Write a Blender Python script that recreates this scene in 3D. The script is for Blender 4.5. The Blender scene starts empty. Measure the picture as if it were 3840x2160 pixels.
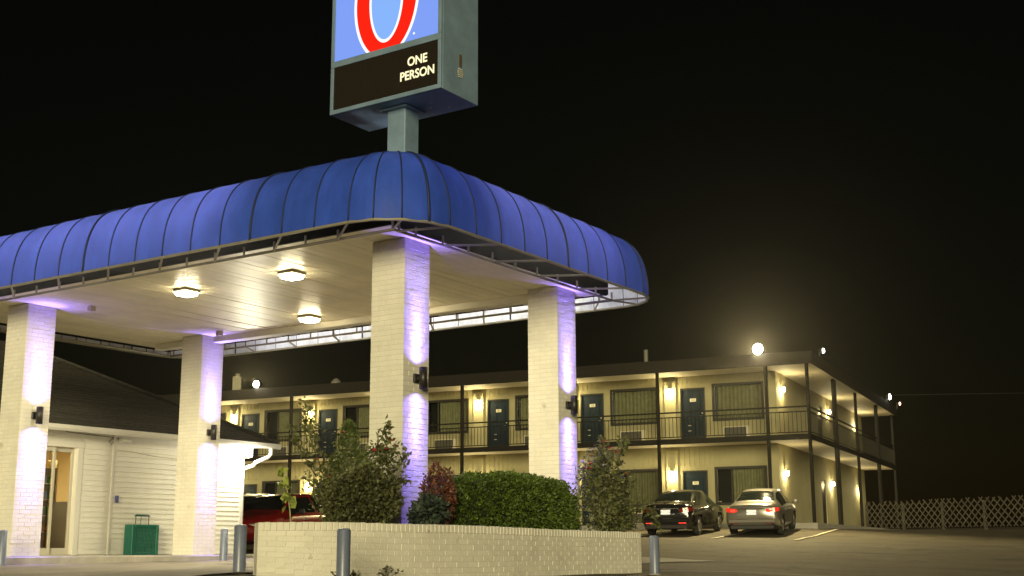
import bpy, math, random
import numpy as np
from mathutils import Vector, Matrix, Euler
random.seed(7)
rng = np.random.default_rng(7)
R = math.radians
scene = bpy.context.scene
col = scene.collection
EYE = 1.6                      # camera height over the street

# ------------------------------------------------------------------ camera, sky, sun, exposure
cam_d = bpy.data.cameras.new('camera'); cam = bpy.data.objects.new('camera', cam_d); col.objects.link(cam)
cam_d.lens = 44.198; cam_d.sensor_width = 36; cam_d.clip_start = .1; cam_d.clip_end = 2500
cam.matrix_world = Matrix.Translation((0, 0, EYE)) @ Matrix.Rotation(math.pi/2 + .204937, 4, 'X') @ Matrix.Rotation(-.0043, 4, 'Z')
scene.camera = cam

SUN_EL, SUN_AZ = R(9), R(183)     # low warm light from behind the camera (street side)
world = bpy.data.worlds.new('World'); scene.world = world; world.use_nodes = True
wn = world.node_tree; bg = wn.nodes['Background']
sky = wn.nodes.new('ShaderNodeTexSky'); sky.sky_type = 'NISHITA'; sky.sun_disc = False
sky.sun_elevation = SUN_EL; sky.sun_rotation = SUN_AZ
tint = wn.nodes.new('ShaderNodeMix'); tint.data_type = 'RGBA'; tint.blend_type = 'MULTIPLY'; tint.inputs[0].default_value = 1
tint.inputs[7].default_value = (1, .72, .36, 1)
wn.links.new(sky.outputs[0], tint.inputs[6]); wn.links.new(tint.outputs[2], bg.inputs[0])
bg.inputs[1].default_value = .0012
sl = bpy.data.lights.new('sun', 'SUN'); so = bpy.data.objects.new('sun', sl); col.objects.link(so)
sl.energy = 3.3; sl.angle = R(20); sl.color = (1, .88, .50)
# light travels from the street towards the motel
d = Vector((math.sin(R(4))*math.cos(SUN_EL), math.cos(R(4))*math.cos(SUN_EL), -math.sin(SUN_EL)))
so.rotation_euler = d.to_track_quat('-Z', 'Y').to_euler()
so.location = (-4, -30, 12)
vs = scene.view_settings; vs.view_transform = 'Standard'; vs.look = 'None'; vs.exposure = 0; vs.gamma = 1; vs.use_curve_mapping = False
scene.render.engine = 'CYCLES'
cy = scene.cycles; cy.use_denoising = True; cy.max_bounces = 7; cy.diffuse_bounces = 3; cy.glossy_bounces = 3
cy.transmission_bounces = 5; cy.transparent_max_bounces = 8; cy.volume_bounces = 0
cy.sample_clamp_indirect = 4; cy.caustics_reflective = False; cy.caustics_refractive = False

# ------------------------------------------------------------------ materials
MATS = {}
def mat(name, color=(.5,.5,.5), rough=.6, metal=0., var=.0, scale=6., bump=0., bscale=40., emit=None, estr=1., spec=.5, coat=0., stains=None):
    if name in MATS: return MATS[name]
    m = bpy.data.materials.new(name); m.use_nodes = True; MATS[name] = m
    nt = m.node_tree; b = nt.nodes['Principled BSDF']
    b.inputs['Base Color'].default_value = (*color, 1); b.inputs['Roughness'].default_value = rough
    b.inputs['Metallic'].default_value = metal; b.inputs['Specular IOR Level'].default_value = spec
    if coat: b.inputs['Coat Weight'].default_value = coat; b.inputs['Coat Roughness'].default_value = .05 if coat > .4 else .3
    if emit: b.inputs['Emission Color'].default_value = (*emit, 1); b.inputs['Emission Strength'].default_value = estr
    if var or bump or stains:
        tc = nt.nodes.new('ShaderNodeTexCoord')
        gi = nt.nodes.new('ShaderNodeObjectInfo')
        ad = nt.nodes.new('ShaderNodeVectorMath'); ad.operation = 'ADD'
        geo = nt.nodes.new('ShaderNodeNewGeometry')
        nt.links.new(geo.outputs['Position'], ad.inputs[0]); ad.inputs[1].default_value = (3.1, 7.7, 1.3)
        if var:
            n = nt.nodes.new('ShaderNodeTexNoise'); n.inputs['Scale'].default_value = scale; n.inputs['Detail'].default_value = 6; n.inputs['Roughness'].default_value = .65
            nt.links.new(ad.outputs[0], n.inputs['Vector'])
            mr = nt.nodes.new('ShaderNodeMapRange'); mr.inputs[1].default_value = .3; mr.inputs[2].default_value = .7
            mr.inputs[3].default_value = 1 - var; mr.inputs[4].default_value = 1 + var
            nt.links.new(n.outputs[0], mr.inputs[0])
            rnd = nt.nodes.new('ShaderNodeMapRange'); rnd.inputs[3].default_value = 1 - var*.4; rnd.inputs[4].default_value = 1 + var*.4
            nt.links.new(gi.outputs['Random'], rnd.inputs[0])
            mu = nt.nodes.new('ShaderNodeMath'); mu.operation = 'MULTIPLY'
            nt.links.new(mr.outputs[0], mu.inputs[0]); nt.links.new(rnd.outputs[0], mu.inputs[1])
            vm = nt.nodes.new('ShaderNodeVectorMath'); vm.operation = 'SCALE'; vm.inputs[0].default_value = color
            nt.links.new(mu.outputs[0], vm.inputs['Scale']); last = vm.outputs[0]
            if stains:
                n2 = nt.nodes.new('ShaderNodeTexNoise'); n2.inputs['Scale'].default_value = stains[1]; n2.inputs['Detail'].default_value = 8
                nt.links.new(ad.outputs[0], n2.inputs['Vector'])
                m2 = nt.nodes.new('ShaderNodeMapRange'); m2.inputs[1].default_value = stains[2]; m2.inputs[2].default_value = stains[2] + .1
                nt.links.new(n2.outputs[0], m2.inputs[0])
                mx = nt.nodes.new('ShaderNodeMix'); mx.data_type = 'RGBA'
                nt.links.new(m2.outputs[0], mx.inputs[0]); nt.links.new(last, mx.inputs[6]); mx.inputs[7].default_value = (*stains[0], 1)
                last = mx.outputs[2]
            nt.links.new(last, b.inputs['Base Color'])
        if bump:
            n = nt.nodes.new('ShaderNodeTexNoise'); n.inputs['Scale'].default_value = bscale; n.inputs['Detail'].default_value = 4
            nt.links.new(ad.outputs[0], n.inputs['Vector'])
            bp = nt.nodes.new('ShaderNodeBump'); bp.inputs['Strength'].default_value = bump; bp.inputs['Distance'].default_value = .02
            nt.links.new(n.outputs[0], bp.inputs['Height']); nt.links.new(bp.outputs[0], b.inputs['Normal'])
    return m
def add_cracks(m, scale=.33, width=.012, dark=.35):
    nt = m.node_tree; b = nt.nodes['Principled BSDF']; src = b.inputs['Base Color'].links[0].from_socket
    geo = nt.nodes.new('ShaderNodeNewGeometry'); nz = nt.nodes.new('ShaderNodeTexNoise'); nz.inputs['Scale'].default_value = 1.1; nz.inputs['Detail'].default_value = 5
    nt.links.new(geo.outputs['Position'], nz.inputs['Vector'])
    sc = nt.nodes.new('ShaderNodeVectorMath'); sc.operation = 'MULTIPLY_ADD'; sc.inputs[1].default_value = (1.6,1.6,0)
    nt.links.new(nz.outputs['Color'], sc.inputs[0]); nt.links.new(geo.outputs['Position'], sc.inputs[2])
    vo = nt.nodes.new('ShaderNodeTexVoronoi'); vo.voronoi_dimensions = '2D'; vo.feature = 'DISTANCE_TO_EDGE'; vo.inputs['Scale'].default_value = scale
    nt.links.new(sc.outputs[0], vo.inputs['Vector'])
    mr = nt.nodes.new('ShaderNodeMapRange'); mr.inputs[1].default_value = width*.3; mr.inputs[2].default_value = width; mr.inputs[3].default_value = dark; mr.inputs[4].default_value = 1
    nt.links.new(vo.outputs['Distance'], mr.inputs[0])
    v = nt.nodes.new('ShaderNodeVectorMath'); v.operation = 'SCALE'; nt.links.new(src, v.inputs[0]); nt.links.new(mr.outputs[0], v.inputs['Scale'])
    nt.links.new(v.outputs[0], b.inputs['Base Color'])
def emis(name, color, s):
    if name in MATS: return MATS[name]
    m = bpy.data.materials.new(name); m.use_nodes = True; MATS[name] = m; nt = m.node_tree
    nt.nodes.remove(nt.nodes['Principled BSDF']); e = nt.nodes.new('ShaderNodeEmission')
    e.inputs[0].default_value = (*color, 1); e.inputs[1].default_value = s
    nt.links.new(e.outputs[0], nt.nodes['Material Output'].inputs[0]); return m
def glass(name, color=(1,1,1), alpha=.25, rough=.03):
    """thin window glass: part mirror, part clear"""
    if name in MATS: return MATS[name]
    m = bpy.data.materials.new(name); m.use_nodes = True; MATS[name] = m; nt = m.node_tree
    nt.nodes.remove(nt.nodes['Principled BSDF'])
    g = nt.nodes.new('ShaderNodeBsdfGlossy'); g.inputs['Roughness'].default_value = rough
    t = nt.nodes.new('ShaderNodeBsdfTransparent'); t.inputs[0].default_value = (*color, 1)
    f = nt.nodes.new('ShaderNodeFresnel'); f.inputs[0].default_value = 1.5
    x = nt.nodes.new('ShaderNodeMixShader'); ma = nt.nodes.new('ShaderNodeMath'); ma.operation = 'ADD'; ma.inputs[1].default_value = alpha
    nt.links.new(f.outputs[0], ma.inputs[0]); nt.links.new(ma.outputs[0], x.inputs[0])
    nt.links.new(t.outputs[0], x.inputs[1]); nt.links.new(g.outputs[0], x.inputs[2])
    nt.links.new(x.outputs[0], nt.nodes['Material Output'].inputs[0]); return m
def fabric():
    m = bpy.data.materials.new('awning_vinyl'); m.use_nodes = True; MATS['awning'] = m; nt = m.node_tree
    nt.nodes.remove(nt.nodes['Principled BSDF'])
    geo = nt.nodes.new('ShaderNodeNewGeometry')
    cm = nt.nodes.new('ShaderNodeMix'); cm.data_type = 'RGBA'
    cm.inputs[6].default_value = (.032, .085, .50, 1); cm.inputs[7].default_value = (.78, .80, .84, 1)   # blue outside, white backing
    nt.links.new(geo.outputs['Backfacing'], cm.inputs[0])
    n = nt.nodes.new('ShaderNodeTexNoise'); n.inputs['Scale'].default_value = 2.2; n.inputs['Detail'].default_value = 8; n.inputs['Roughness'].default_value = .7
    mp = nt.nodes.new('ShaderNodeMapping'); mp.inputs['Scale'].default_value = (1.6,1.6,.45); nt.links.new(geo.outputs['Position'], mp.inputs[0]); nt.links.new(mp.outputs[0], n.inputs['Vector'])
    mr = nt.nodes.new('ShaderNodeMapRange'); mr.inputs[1].default_value = .3; mr.inputs[2].default_value = .7; mr.inputs[3].default_value = .72; mr.inputs[4].default_value = 1.25
    nt.links.new(n.outputs[0], mr.inputs[0])
    sc = nt.nodes.new('ShaderNodeVectorMath'); sc.operation = 'SCALE'; nt.links.new(cm.outputs[2], sc.inputs[0]); nt.links.new(mr.outputs[0], sc.inputs['Scale'])
    d = nt.nodes.new('ShaderNodeBsdfPrincipled'); d.inputs['Roughness'].default_value = .45; d.inputs['Specular IOR Level'].default_value = .12
    nt.links.new(sc.outputs[0], d.inputs['Base Color'])
    n2 = nt.nodes.new('ShaderNodeTexNoise'); n2.inputs['Scale'].default_value = 5.; nt.links.new(geo.outputs['Position'], n2.inputs['Vector'])
    bp = nt.nodes.new('ShaderNodeBump'); bp.inputs['Strength'].default_value = .12; bp.inputs['Distance'].default_value = .05
    nt.links.new(n2.outputs[0], bp.inputs['Height']); nt.links.new(bp.outputs[0], d.inputs['Normal'])
    t = nt.nodes.new('ShaderNodeBsdfTranslucent'); t.inputs[0].default_value = (.22, .235, .95, 1)
    ad = nt.nodes.new('ShaderNodeMixShader'); ad.inputs[0].default_value = .115
    nt.links.new(d.outputs[0], ad.inputs[1]); nt.links.new(t.outputs[0], ad.inputs[2])
    nt.links.new(ad.outputs[0], nt.nodes['Material Output'].inputs[0]); return m

WHITE_BRICK = mat('painted_brick', (.76,.73,.66), .55, var=.08, scale=2.2, bump=.35, bscale=45, stains=((.50,.47,.39), 5., .66))
WALL_BRICK = mat('painted_brick_worn', (.74,.71,.63), .6, var=.10, scale=1.6, bump=.35, bscale=60, stains=((.25,.22,.16), 7., .68))
MORTAR = mat('painted_mortar', (.66,.63,.55), .7, var=.06, scale=8)
CEIL = mat('soffit_metal', (.84,.77,.56), .40, metal=.0, var=.12, scale=1.3, bump=.2, bscale=3.5, spec=1.0, coat=.2)
BEAM = mat('cream_beam', (.74,.70,.60), .5, var=.04)
FASCIA = mat('dark_fascia', (.012,.010,.006), .6, var=.2, scale=4, spec=.06)
PIPE = mat('galvanised_pipe', (.30,.27,.20), .45, metal=.2, var=.15)
SEAM = mat('awning_seam', (.012,.02,.07), .6)
SIGN = mat('sign_metal', (.17,.25,.36), .45, var=.20, scale=2.5, bump=.08, bscale=6, stains=((.10,.13,.14), 4., .66))
LEDOFF = mat('led_board', (.014,.010,.007), .45, var=.5, scale=60)
BLACK = mat('black_metal', (.018,.016,.015), .4)
SIDING = mat('white_siding', (.88,.86,.80), .5, var=.04, scale=5)
TRIM = mat('white_trim', (.80,.78,.73), .45)
SHINGLE = mat('asphalt_shingle', (.055,.052,.045), .9, var=.4, scale=14, bump=.5, bscale=60)
CONC = mat('concrete', (.32,.30,.26), .85, var=.18, scale=4, bump=.3, bscale=80)
ASPH = mat('asphalt', (.088,.075,.052), .85, var=.32, scale=.9, bump=.5, bscale=90, spec=.3, stains=((.042,.038,.030), .55, .60))
add_cracks(ASPH)
LINE = mat('line_paint', (.66,.61,.48), .8, var=.35, scale=20)
SOIL = mat('mulch', (.05,.035,.025), .95, var=.5, scale=20, bump=1, bscale=30)
STUCCO = mat('beige_stucco', (.30,.272,.15), .85, var=.07, scale=2, bump=.25, bscale=60)
SIDESTUC = mat('beige_stucco_side', (.36,.325,.185), .85, var=.10, scale=1.2, bump=.4, bscale=30)
SOFFIT2 = mat('cream_soffit', (.55,.50,.38), .7, var=.05)
BROWN = mat('brown_metal', (.012,.010,.007), .7, var=.2, spec=.2)
DECK = mat('deck_concrete', (.30,.28,.22), .85, var=.1)
DOORB = mat('blue_door', (.004,.013,.022), .55, var=.1, spec=.25)
PLATE = mat('cream_plate', (.62,.58,.42), .5)
BRASS = mat('pale_metal', (.6,.56,.42), .35, metal=.6)
WFRAME = mat('dark_frame', (.018,.015,.011), .5)
CURTAIN = mat('curtain', (.21,.195,.12), .9, var=.25)
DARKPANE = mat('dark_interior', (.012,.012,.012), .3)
WGLASS = glass('motel_glass', (.9,.92,.88), .03, .02)
AC = mat('ac_grille', (.09,.085,.065), .7)
ACB = mat('ac_sleeve', (.5,.46,.35), .6)
TAR = mat('roof_felt', (.03,.028,.022), .95, var=.3)
BOLL = mat('bollard_paint', (.14,.165,.25), .35, var=.08, scale=9, spec=.6)
GALV = mat('vent_metal', (.14,.13,.11), .6)

# ------------------------------------------------------------------ mesh helpers
class MB:
    def __init__(s): s.v = []; s.f = []
    def add(s, vs, fs):
        o = len(s.v); s.v += [tuple(p) for p in vs]; s.f += [tuple(i + o for i in f) for f in fs]; return s
    def box(s, x0, x1, y0, y1, z0, z1):
        return s.add([(x0,y0,z0),(x1,y0,z0),(x1,y1,z0),(x0,y1,z0),(x0,y0,z1),(x1,y0,z1),(x1,y1,z1),(x0,y1,z1)],
                     [(3,2,1,0),(4,5,6,7),(0,1,5,4),(1,2,6,5),(2,3,7,6),(3,0,4,7)])
    def bbox(s, x0, x1, y0, y1, z0, z1, b=.01):
        """box with chamfered edges"""
        vs = []; 
        for sx in (0,1):
            for sy in (0,1):
                for sz in (0,1):
                    c = [(x0,x1)[sx], (y0,y1)[sy], (z0,z1)[sz]]; sg = [1-2*sx, 1-2*sy, 1-2*sz]
                    for k in range(3):
                        p = [c[i] + (0 if i == k else sg[i]*b) for i in range(3)]; vs.append(p)
        I = lambda x,y,z,k: (x*4+y*2+z)*3+k
        fs = []
        fs += [(I(0,0,0,0),I(0,0,1,0),I(0,1,1,0),I(0,1,0,0)),(I(1,0,0,0),I(1,1,0,0),I(1,1,1,0),I(1,0,1,0))]
        fs += [(I(0,0,0,1),I(1,0,0,1),I(1,0,1,1),I(0,0,1,1)),(I(0,1,0,1),I(0,1,1,1),I(1,1,1,1),I(1,1,0,1))]
        fs += [(I(0,0,0,2),I(0,1,0,2),I(1,1,0,2),I(1,0,0,2)),(I(0,0,1,2),I(1,0,1,2),I(1,1,1,2),I(0,1,1,2))]
        for a in (0,1):
            for b_ in (0,1):
                fs.append((I(0,a,b_,1),I(1,a,b_,1),I(1,a,b_,2),I(0,a,b_,2)))
                fs.append((I(a,0,b_,0),I(a,1,b_,0),I(a,1,b_,2),I(a,0,b_,2)))
                fs.append((I(a,b_,0,0),I(a,b_,1,0),I(a,b_,1,1),I(a,b_,0,1)))
        for x in (0,1):
            for y in (0,1):
                for z in (0,1): fs.append((I(x,y,z,0),I(x,y,z,1),I(x,y,z,2)))
        return s.add(vs, fs)
    def tube(s, pts, r, n=8, cap=True):
        pts = [Vector(p) for p in pts]; rr = r if isinstance(r, (list,tuple)) else [r]*len(pts)
        rings = []
        up = None
        for i, p in enumerate(pts):
            t = (pts[min(i+1,len(pts)-1)] - pts[max(i-1,0)])
            if t.length < 1e-9: t = Vector((0,0,1))
            t.normalize()
            if up is None: up = Vector((0,0,1)) if abs(t.z) < .9 else Vector((1,0,0))
            a = t.cross(up)
            if a.length < 1e-6: a = t.cross(Vector((0,1,0)))
            a.normalize(); b = a.cross(t).normalized(); up = b
            rings.append([p + (a*math.cos(2*math.pi*k/n) + b*math.sin(2*math.pi*k/n))*rr[i] for k in range(n)])
        o = []; fs = []
        for g in rings: o += g
        for i in range(len(pts)-1):
            for k in range(n): fs.append((i*n+k, i*n+(k+1)%n, (i+1)*n+(k+1)%n, (i+1)*n+k))
        if cap: fs += [tuple(range(n))[::-1], tuple((len(pts)-1)*n+k for k in range(n))]
        return s.add(o, fs)
    def lathe(s, prof, n=20, axis='z', org=(0,0,0)):
        vs = []; fs = []
        for (r, h) in prof:
            for k in range(n):
                a = 2*math.pi*k/n; p = (r*math.cos(a), r*math.sin(a), h)
                if axis == 'y': p = (p[0], h, p[1])
                if axis == 'x': p = (h, p[0], p[1])
                vs.append((p[0]+org[0], p[1]+org[1], p[2]+org[2]))
        for i in range(len(prof)-1):
            for k in range(n): fs.append((i*n+k, i*n+(k+1)%n, (i+1)*n+(k+1)%n, (i+1)*n+k))
        return s.add(vs, fs)
    def grid(s, pts):
        """rows of points"""
        m = len(pts[0]); vs = [p for r in pts for p in r]
        return s.add(vs, [(i*m+j, i*m+j+1, (i+1)*m+j+1, (i+1)*m+j) for i in range(len(pts)-1) for j in range(m-1)])
    def prism(s, poly, z0, z1):
        n = len(poly)
        return s.add([(x,y,z0) for x,y in poly] + [(x,y,z1) for x,y in poly],
                     [tuple(range(n))[::-1], tuple(range(n,2*n))] + [(i,(i+1)%n,n+(i+1)%n,n+i) for i in range(n)])
    def mesh(s, name, m, smooth=False, fixn=True):
        me = bpy.data.meshes.new(name); me.from_pydata(s.v, [], s.f)
        if fixn:
            import bmesh
            bm = bmesh.new(); bm.from_mesh(me); bmesh.ops.recalc_face_normals(bm, faces=bm.faces); bm.to_mesh(me); bm.free()
        if m: me.materials.append(m)
        if smooth: me.polygons.foreach_set('use_smooth', [True]*len(me.polygons))
        me.update(); return me
    def build(s, name, m, parent=None, smooth=False, loc=None, rot=None, fixn=True):
        return place(name, s.mesh(name, m, smooth, fixn), parent, loc, rot)
def place(name, me, parent=None, loc=None, rot=None):
    o = bpy.data.objects.new(name, me); col.objects.link(o)
    if parent: o.parent = parent
    if loc is not None: o.location = loc
    if rot is not None: o.rotation_euler = rot
    return o
def tag(o, label=None, cat=None, group=None, kind=None):
    if label: o['label'] = label
    if cat: o['category'] = cat
    if group: o['group'] = group
    if kind: o['kind'] = kind
    return o
def thing(name, label, cat, loc=(0,0,0), rz=0, group=None, kind=None):
    o = bpy.data.objects.new(name, None); col.objects.link(o); o.location = loc; o.rotation_euler = (0,0,rz)
    o.empty_display_size = .1
    return tag(o, label, cat, group, kind)
def lamp(name, typ, parent, loc, energy, color, **k):
    l = bpy.data.lights.new(name, typ); l.energy = energy; l.color = color
    for a, b in k.items():
        if a not in ('direction',): setattr(l, a, b)
    o = bpy.data.objects.new(name, l); col.objects.link(o); o.parent = parent; o.location = loc
    if 'direction' in k: o.rotation_euler = Vector(k['direction']).to_track_quat('-Z','Y').to_euler()
    return o
def text_mesh(name, body, size, m, parent, loc, rot, depth=.004, bold=0., xs=1., align='CENTER'):
    c = bpy.data.curves.new(name, 'FONT'); c.body = body; c.size = size; c.extrude = depth; c.offset = bold
    c.align_x = align; c.align_y = 'CENTER'
    t = bpy.data.objects.new(name, c); col.objects.link(t)
    bpy.context.view_layer.update()
    me = bpy.data.meshes.new_from_object(t.evaluated_get(bpy.context.evaluated_depsgraph_get()))
    bpy.data.objects.remove(t); bpy.data.curves.remove(c)
    me.materials.clear(); me.materials.append(m)
    o = place(name, me, parent, loc, rot); o.scale = (xs,1,1); return o

# canopy frame: x runs towards the street corner, y back along the motel drive
CX, CY, CROT = -1.4116, 16.1, -.58594
HC = EYE + 4.04                       # canopy ceiling height
_cx = (math.cos(CROT), math.sin(CROT)); _cy = (-math.sin(CROT), math.cos(CROT))
def cw(x, y, z=0): return (CX + x*_cx[0] + y*_cy[0], CY + x*_cx[1] + y*_cy[1], z)
# motel frame
MX, MY, MROT = 11.239, 47.659, -R(24.79)
_mx = (math.cos(MROT), math.sin(MROT)); _my = (-math.sin(MROT), math.cos(MROT))
def mw(x, y, z=0): return (MX + x*_mx[0] + y*_my[0], MY + x*_mx[1] + y*_my[1], z)

# ------------------------------------------------------------------ terrain
CP = np.array([(0,0,-1.6),(-14,0,-1.6),(14,0,-1.6),(0,7,-1.15),(-14,8,-1.0),(14,8,-1.2),(0,11,-.68),(-6,12,-.55),(6,13,-.75),
 (-2.74,13.5,-.26),(-1.9,13.8,-.33),(-.4,15.3,-.37),(1.9,18.6,-.36),(2.0,18.3,-.345),(5,18,-.5),(12,18,-.62),(-3.05,14.35,-.24),
 (-6,16,-.30),(-9,18.5,-.25),(-12,22,-.25),(-7,20.5,-.23),(-5.2,23.1,-.19),(-3,20,-.2),(0,24,-.12),(-5,27,-.12),(-6.2,31,-.06),(-6,34,-.02),
 (-7,40,.25),(4,26,-.2),(4,33,.02),(5.4,43.5,.43),(8.2,43.5,.42),(10.2,47,.70),(4,50,.70),(-8,55.3,.70),(-18,58,.70),(0,43,.42),
 (14,43,.36),(20,42,.22),(13.5,52,.74),(18,60,.80),(22,70,.85),(24,55,.72),(12,33,-.05),(20,30,-.3),(14,24,-.42),(26,46,.35),
 (0,80,1.2),(40,70,1.1),(-40,70,1.1),(-30,30,-.1),(40,30,-.3)], float)
def _tps_fit(P):
    n = len(P); d = np.sqrt(((P[:,None,:2]-P[None,:,:2])**2).sum(-1)) + 1e-9
    K = d*d*np.log(d); K[np.arange(n), np.arange(n)] = .6
    A = np.zeros((n+3,n+3)); A[:n,:n] = K; A[:n,n] = 1; A[:n,n+1:] = P[:,:2]; A[n,:n] = 1; A[n+1:,:n] = P[:,:2].T
    return np.linalg.solve(A, np.concatenate([P[:,2], np.zeros(3)]))
_W = _tps_fit(CP)
def ground_z(x, y):
    x = np.asarray(x, float); y = np.asarray(y, float)
    xc = np.clip(x, -40, 42); yc = np.clip(y, -6, 82)
    d = np.sqrt((xc[...,None]-CP[:,0])**2 + (yc[...,None]-CP[:,1])**2) + 1e-9
    z = (d*d*np.log(d)*_W[:-3]).sum(-1) + _W[-3] + _W[-2]*xc + _W[-1]*yc
    return np.clip(z, -2.2, 1.8) + EYE
def gz(x, y): return float(ground_z(x, y))
xs = np.concatenate([[-900,-500,-250,-130,-80,-60,-50], np.arange(-42, 44, .7), [50,60,80,130,250,500,900]])
ys = np.concatenate([[-300,-120,-60,-30,-15], np.arange(-8, 84, .7), [90,105,130,180,300,600,1200]])
gx, gy = np.meshgrid(xs, ys)
gzv = ground_z(gx, gy)
# fine unevenness of old asphalt
gzv = gzv + .012*np.sin(gx*1.7+gy*.6)*np.sin(gy*1.3-gx*.4)
mb = MB(); n = len(xs)
mb.v = [(float(a),float(b),float(c)) for a,b,c in zip(gx.ravel(), gy.ravel(), gzv.ravel())]
mb.f = [(i*n+j, i*n+j+1, (i+1)*n+j+1, (i+1)*n+j) for i in range(len(ys)-1) for j in range(n-1)]
tag(mb.build('ground', ASPH, smooth=True, fixn=False), 'worn asphalt of the motel lot rising away from the street', 'ground', kind='structure')
def ground_strip(name, a, b, w, m, label, cat='road marking', h=.03, n=14):
    """painted strip lying on the terrain"""
    a = Vector(a); b = Vector(b); t = (b-a).normalized(); nn = Vector((-t.y, t.x))*w/2
    rows = []
    for i in range(n+1):
        p = a + (b-a)*i/n; r = []
        for s in (-1,1):
            q = p + nn*s; r.append((q.x, q.y, gz(q.x,q.y) + .012*math.sin(q.x*1.7+q.y*.6)*math.sin(q.y*1.3-q.x*.4) + h))
        rows.append(r)
    mb = MB().grid(rows)
    return tag(mb.build(name, m, fixn=False), label, cat, kind='structure')
# ------------------------------------------------------------------ brick helpers
def brick_mesh(name, L, Hh, T, m, ch=.0022):
    """brick slip lying in local x (length) / z (height), face towards -y"""
    mb = MB(); l, h = L/2, Hh/2
    vs = [(-l,T,-h),(l,T,-h),(l,T,h),(-l,T,h),(-l,ch,-h),(l,ch,-h),(l,ch,h),(-l,ch,h),(-l+ch,0,-h+ch),(l-ch,0,-h+ch),(l-ch,0,h-ch),(-l+ch,0,h-ch)]
    fs = [(0,1,5,4),(1,2,6,5),(2,3,7,6),(3,0,4,7),(4,5,9,8),(5,6,10,9),(6,7,11,10),(7,4,8,11),(8,9,10,11)]
    return mb.add(vs, fs).mesh(name, m, fixn=False)
CRS = .0677; JT = .008
CW_ = .55
PB = CW_/2.5
BR_FULL = brick_mesh('brick', PB-JT, CRS-JT, .03, WHITE_BRICK)
BR_HALF = brick_mesh('half_brick', PB/2-JT, CRS-JT, .03, WHITE_BRICK)
def brick_column(x1, y0, zb, nlab, label):
    """column with its street corner at canopy-frame (x1, y0)"""
    o = thing('brick_column', label, 'column', cw(x1-CW_/2, y0+CW_/2, zb), CROT, 'white brick canopy columns', 'thing')
    h = HC - zb - .004; n = int(round(h/CRS)); ch = h/n; w = CW_/2
    MB().box(-w+.0035, w-.0035, -w+.0035, w-.0035, 0, h).build('core', MORTAR, o)
    cnt = 0; rest = MB()
    for i in range(n-1, -1, -1):
        z = (i+.5)*ch
        for face in range(4):
            spans = [(0,1),(1,2),(2,2.5)] if (i+face) % 2 == 0 else [(0,.5),(.5,1.5),(1.5,2.5)]
            for a, b in spans:
                c = -w + (a+b)/2*PB; pr = rng.uniform(-.0012,.0016); ang = {0:0, 1:math.pi/2, 2:math.pi, 3:-math.pi/2}[face]
                ca, sa = math.cos(ang), math.sin(ang)
                lx, ly = c, -w - pr
                px, py = lx*ca - ly*sa, lx*sa + ly*ca
                full = b-a > .6
                if face < 2 and cnt < 300 and z > nlab:
                    q = place('brick', BR_FULL if full else BR_HALF, o, (px,py,z), (0,rng.normal(0,.004),ang)); q.scale = (1,1,ch/CRS); cnt += 1
                else:
                    l = (PB-JT if full else PB/2-JT)/2; hh = (ch-JT)/2
                    pts = []
                    for (dx,dy,dz) in [(-l,.03,-hh),(l,.03,-hh),(l,.03,hh),(-l,.03,hh),(-l,0,-hh),(l,0,-hh),(l,0,hh),(-l,0,hh)]:
                        X, Y = lx+dx, ly+dy; pts.append((X*ca-Y*sa, X*sa+Y*ca, z+dz))
                    rest.add(pts, [(0,1,5,4),(1,2,6,5),(2,3,7,6),(3,0,4,7),(4,5,6,7)])
    q = rest.build('brickwork', WHITE_BRICK, o, fixn=False); q['kind'] = 'stuff'
    return o
SLAB = EYE - .08
COLS = dict(C=(0,0,EYE-.36,.75), D=(0,3.83,EYE-.36,.75), A=(-7.94,0,SLAB,0), B=(-7.94,3.83,SLAB,0))
brick_column(*COLS['A'][:3], 0.6, 'white brick column at the sidewalk corner, in front of the glass door')
brick_column(*COLS['B'][:3], 0.6, 'white brick column between the teal bin and the office corner light')
brick_column(*COLS['C'][:3], .75, 'tall white brick column below the pole sign, behind the rose bush')
brick_column(*COLS['D'][:3], .75, 'white brick column at the end of the green hedge')

# ------------------------------------------------------------------ sidewalk and kerb
mb = MB(); mb.bbox(-11.2, -7.80, -6, 4.9, EYE-.8, SLAB, .02); mb.bbox(-11.2, -9.2, 4.9, 9.4, EYE-.8, SLAB-.003, .02)
sw = mb.build('sidewalk', CONC, loc=cw(0,0,0), rot=(0,0,CROT)); tag(sw, 'raised concrete sidewalk along the office front', 'sidewalk', kind='structure')

# ------------------------------------------------------------------ canopy
can = thing('entrance_canopy', 'drive-through canopy with a rounded blue fabric awning and plank ceiling', 'canopy', cw(0,0,HC), CROT, kind='thing')
X0, X1, Y0, Y1 = -9.97, .30, -.62, 4.82
npl = 52; pw = (X1-X0)/npl
pm = MB().bbox(-pw/2+.004, pw/2-.004, 0, Y1-Y0, 0, .02, .004).mesh('ceiling_plank', CEIL)
for i in range(npl):
    place('ceiling_plank', pm, can, (X0+(i+.5)*pw, Y0, float(rng.uniform(-.0015,.0015))), (float(rng.normal(0,.0006)), float(rng.normal(0,.011)), 0))
MB().box(X0+.02, X1-.02, Y0+.02, Y1-.02, .03, .34).build('roof_deck', TAR, can)
t = .04
MB().box(X0-t, X1+t, Y0-t, Y0, -.012, .42).build('fascia', FASCIA, can)
MB().box(X0-t, X1+t, Y1, Y1+t, -.012, .42).build('fascia', FASCIA, can)
MB().box(X1, X1+t, Y0+.002, Y1-.002, -.03, .42).build('fascia', FASCIA, can)
MB().box(X0-t, X0, Y0+.002, Y1-.002, -.03, .42).build('fascia', FASCIA, can)
# box beam between the rear columns, light edge trim
MB().bbox(-9.6, -.20, 4.10, 4.30, -.115, -.002, .008).build('beam', BEAM, can)
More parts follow.
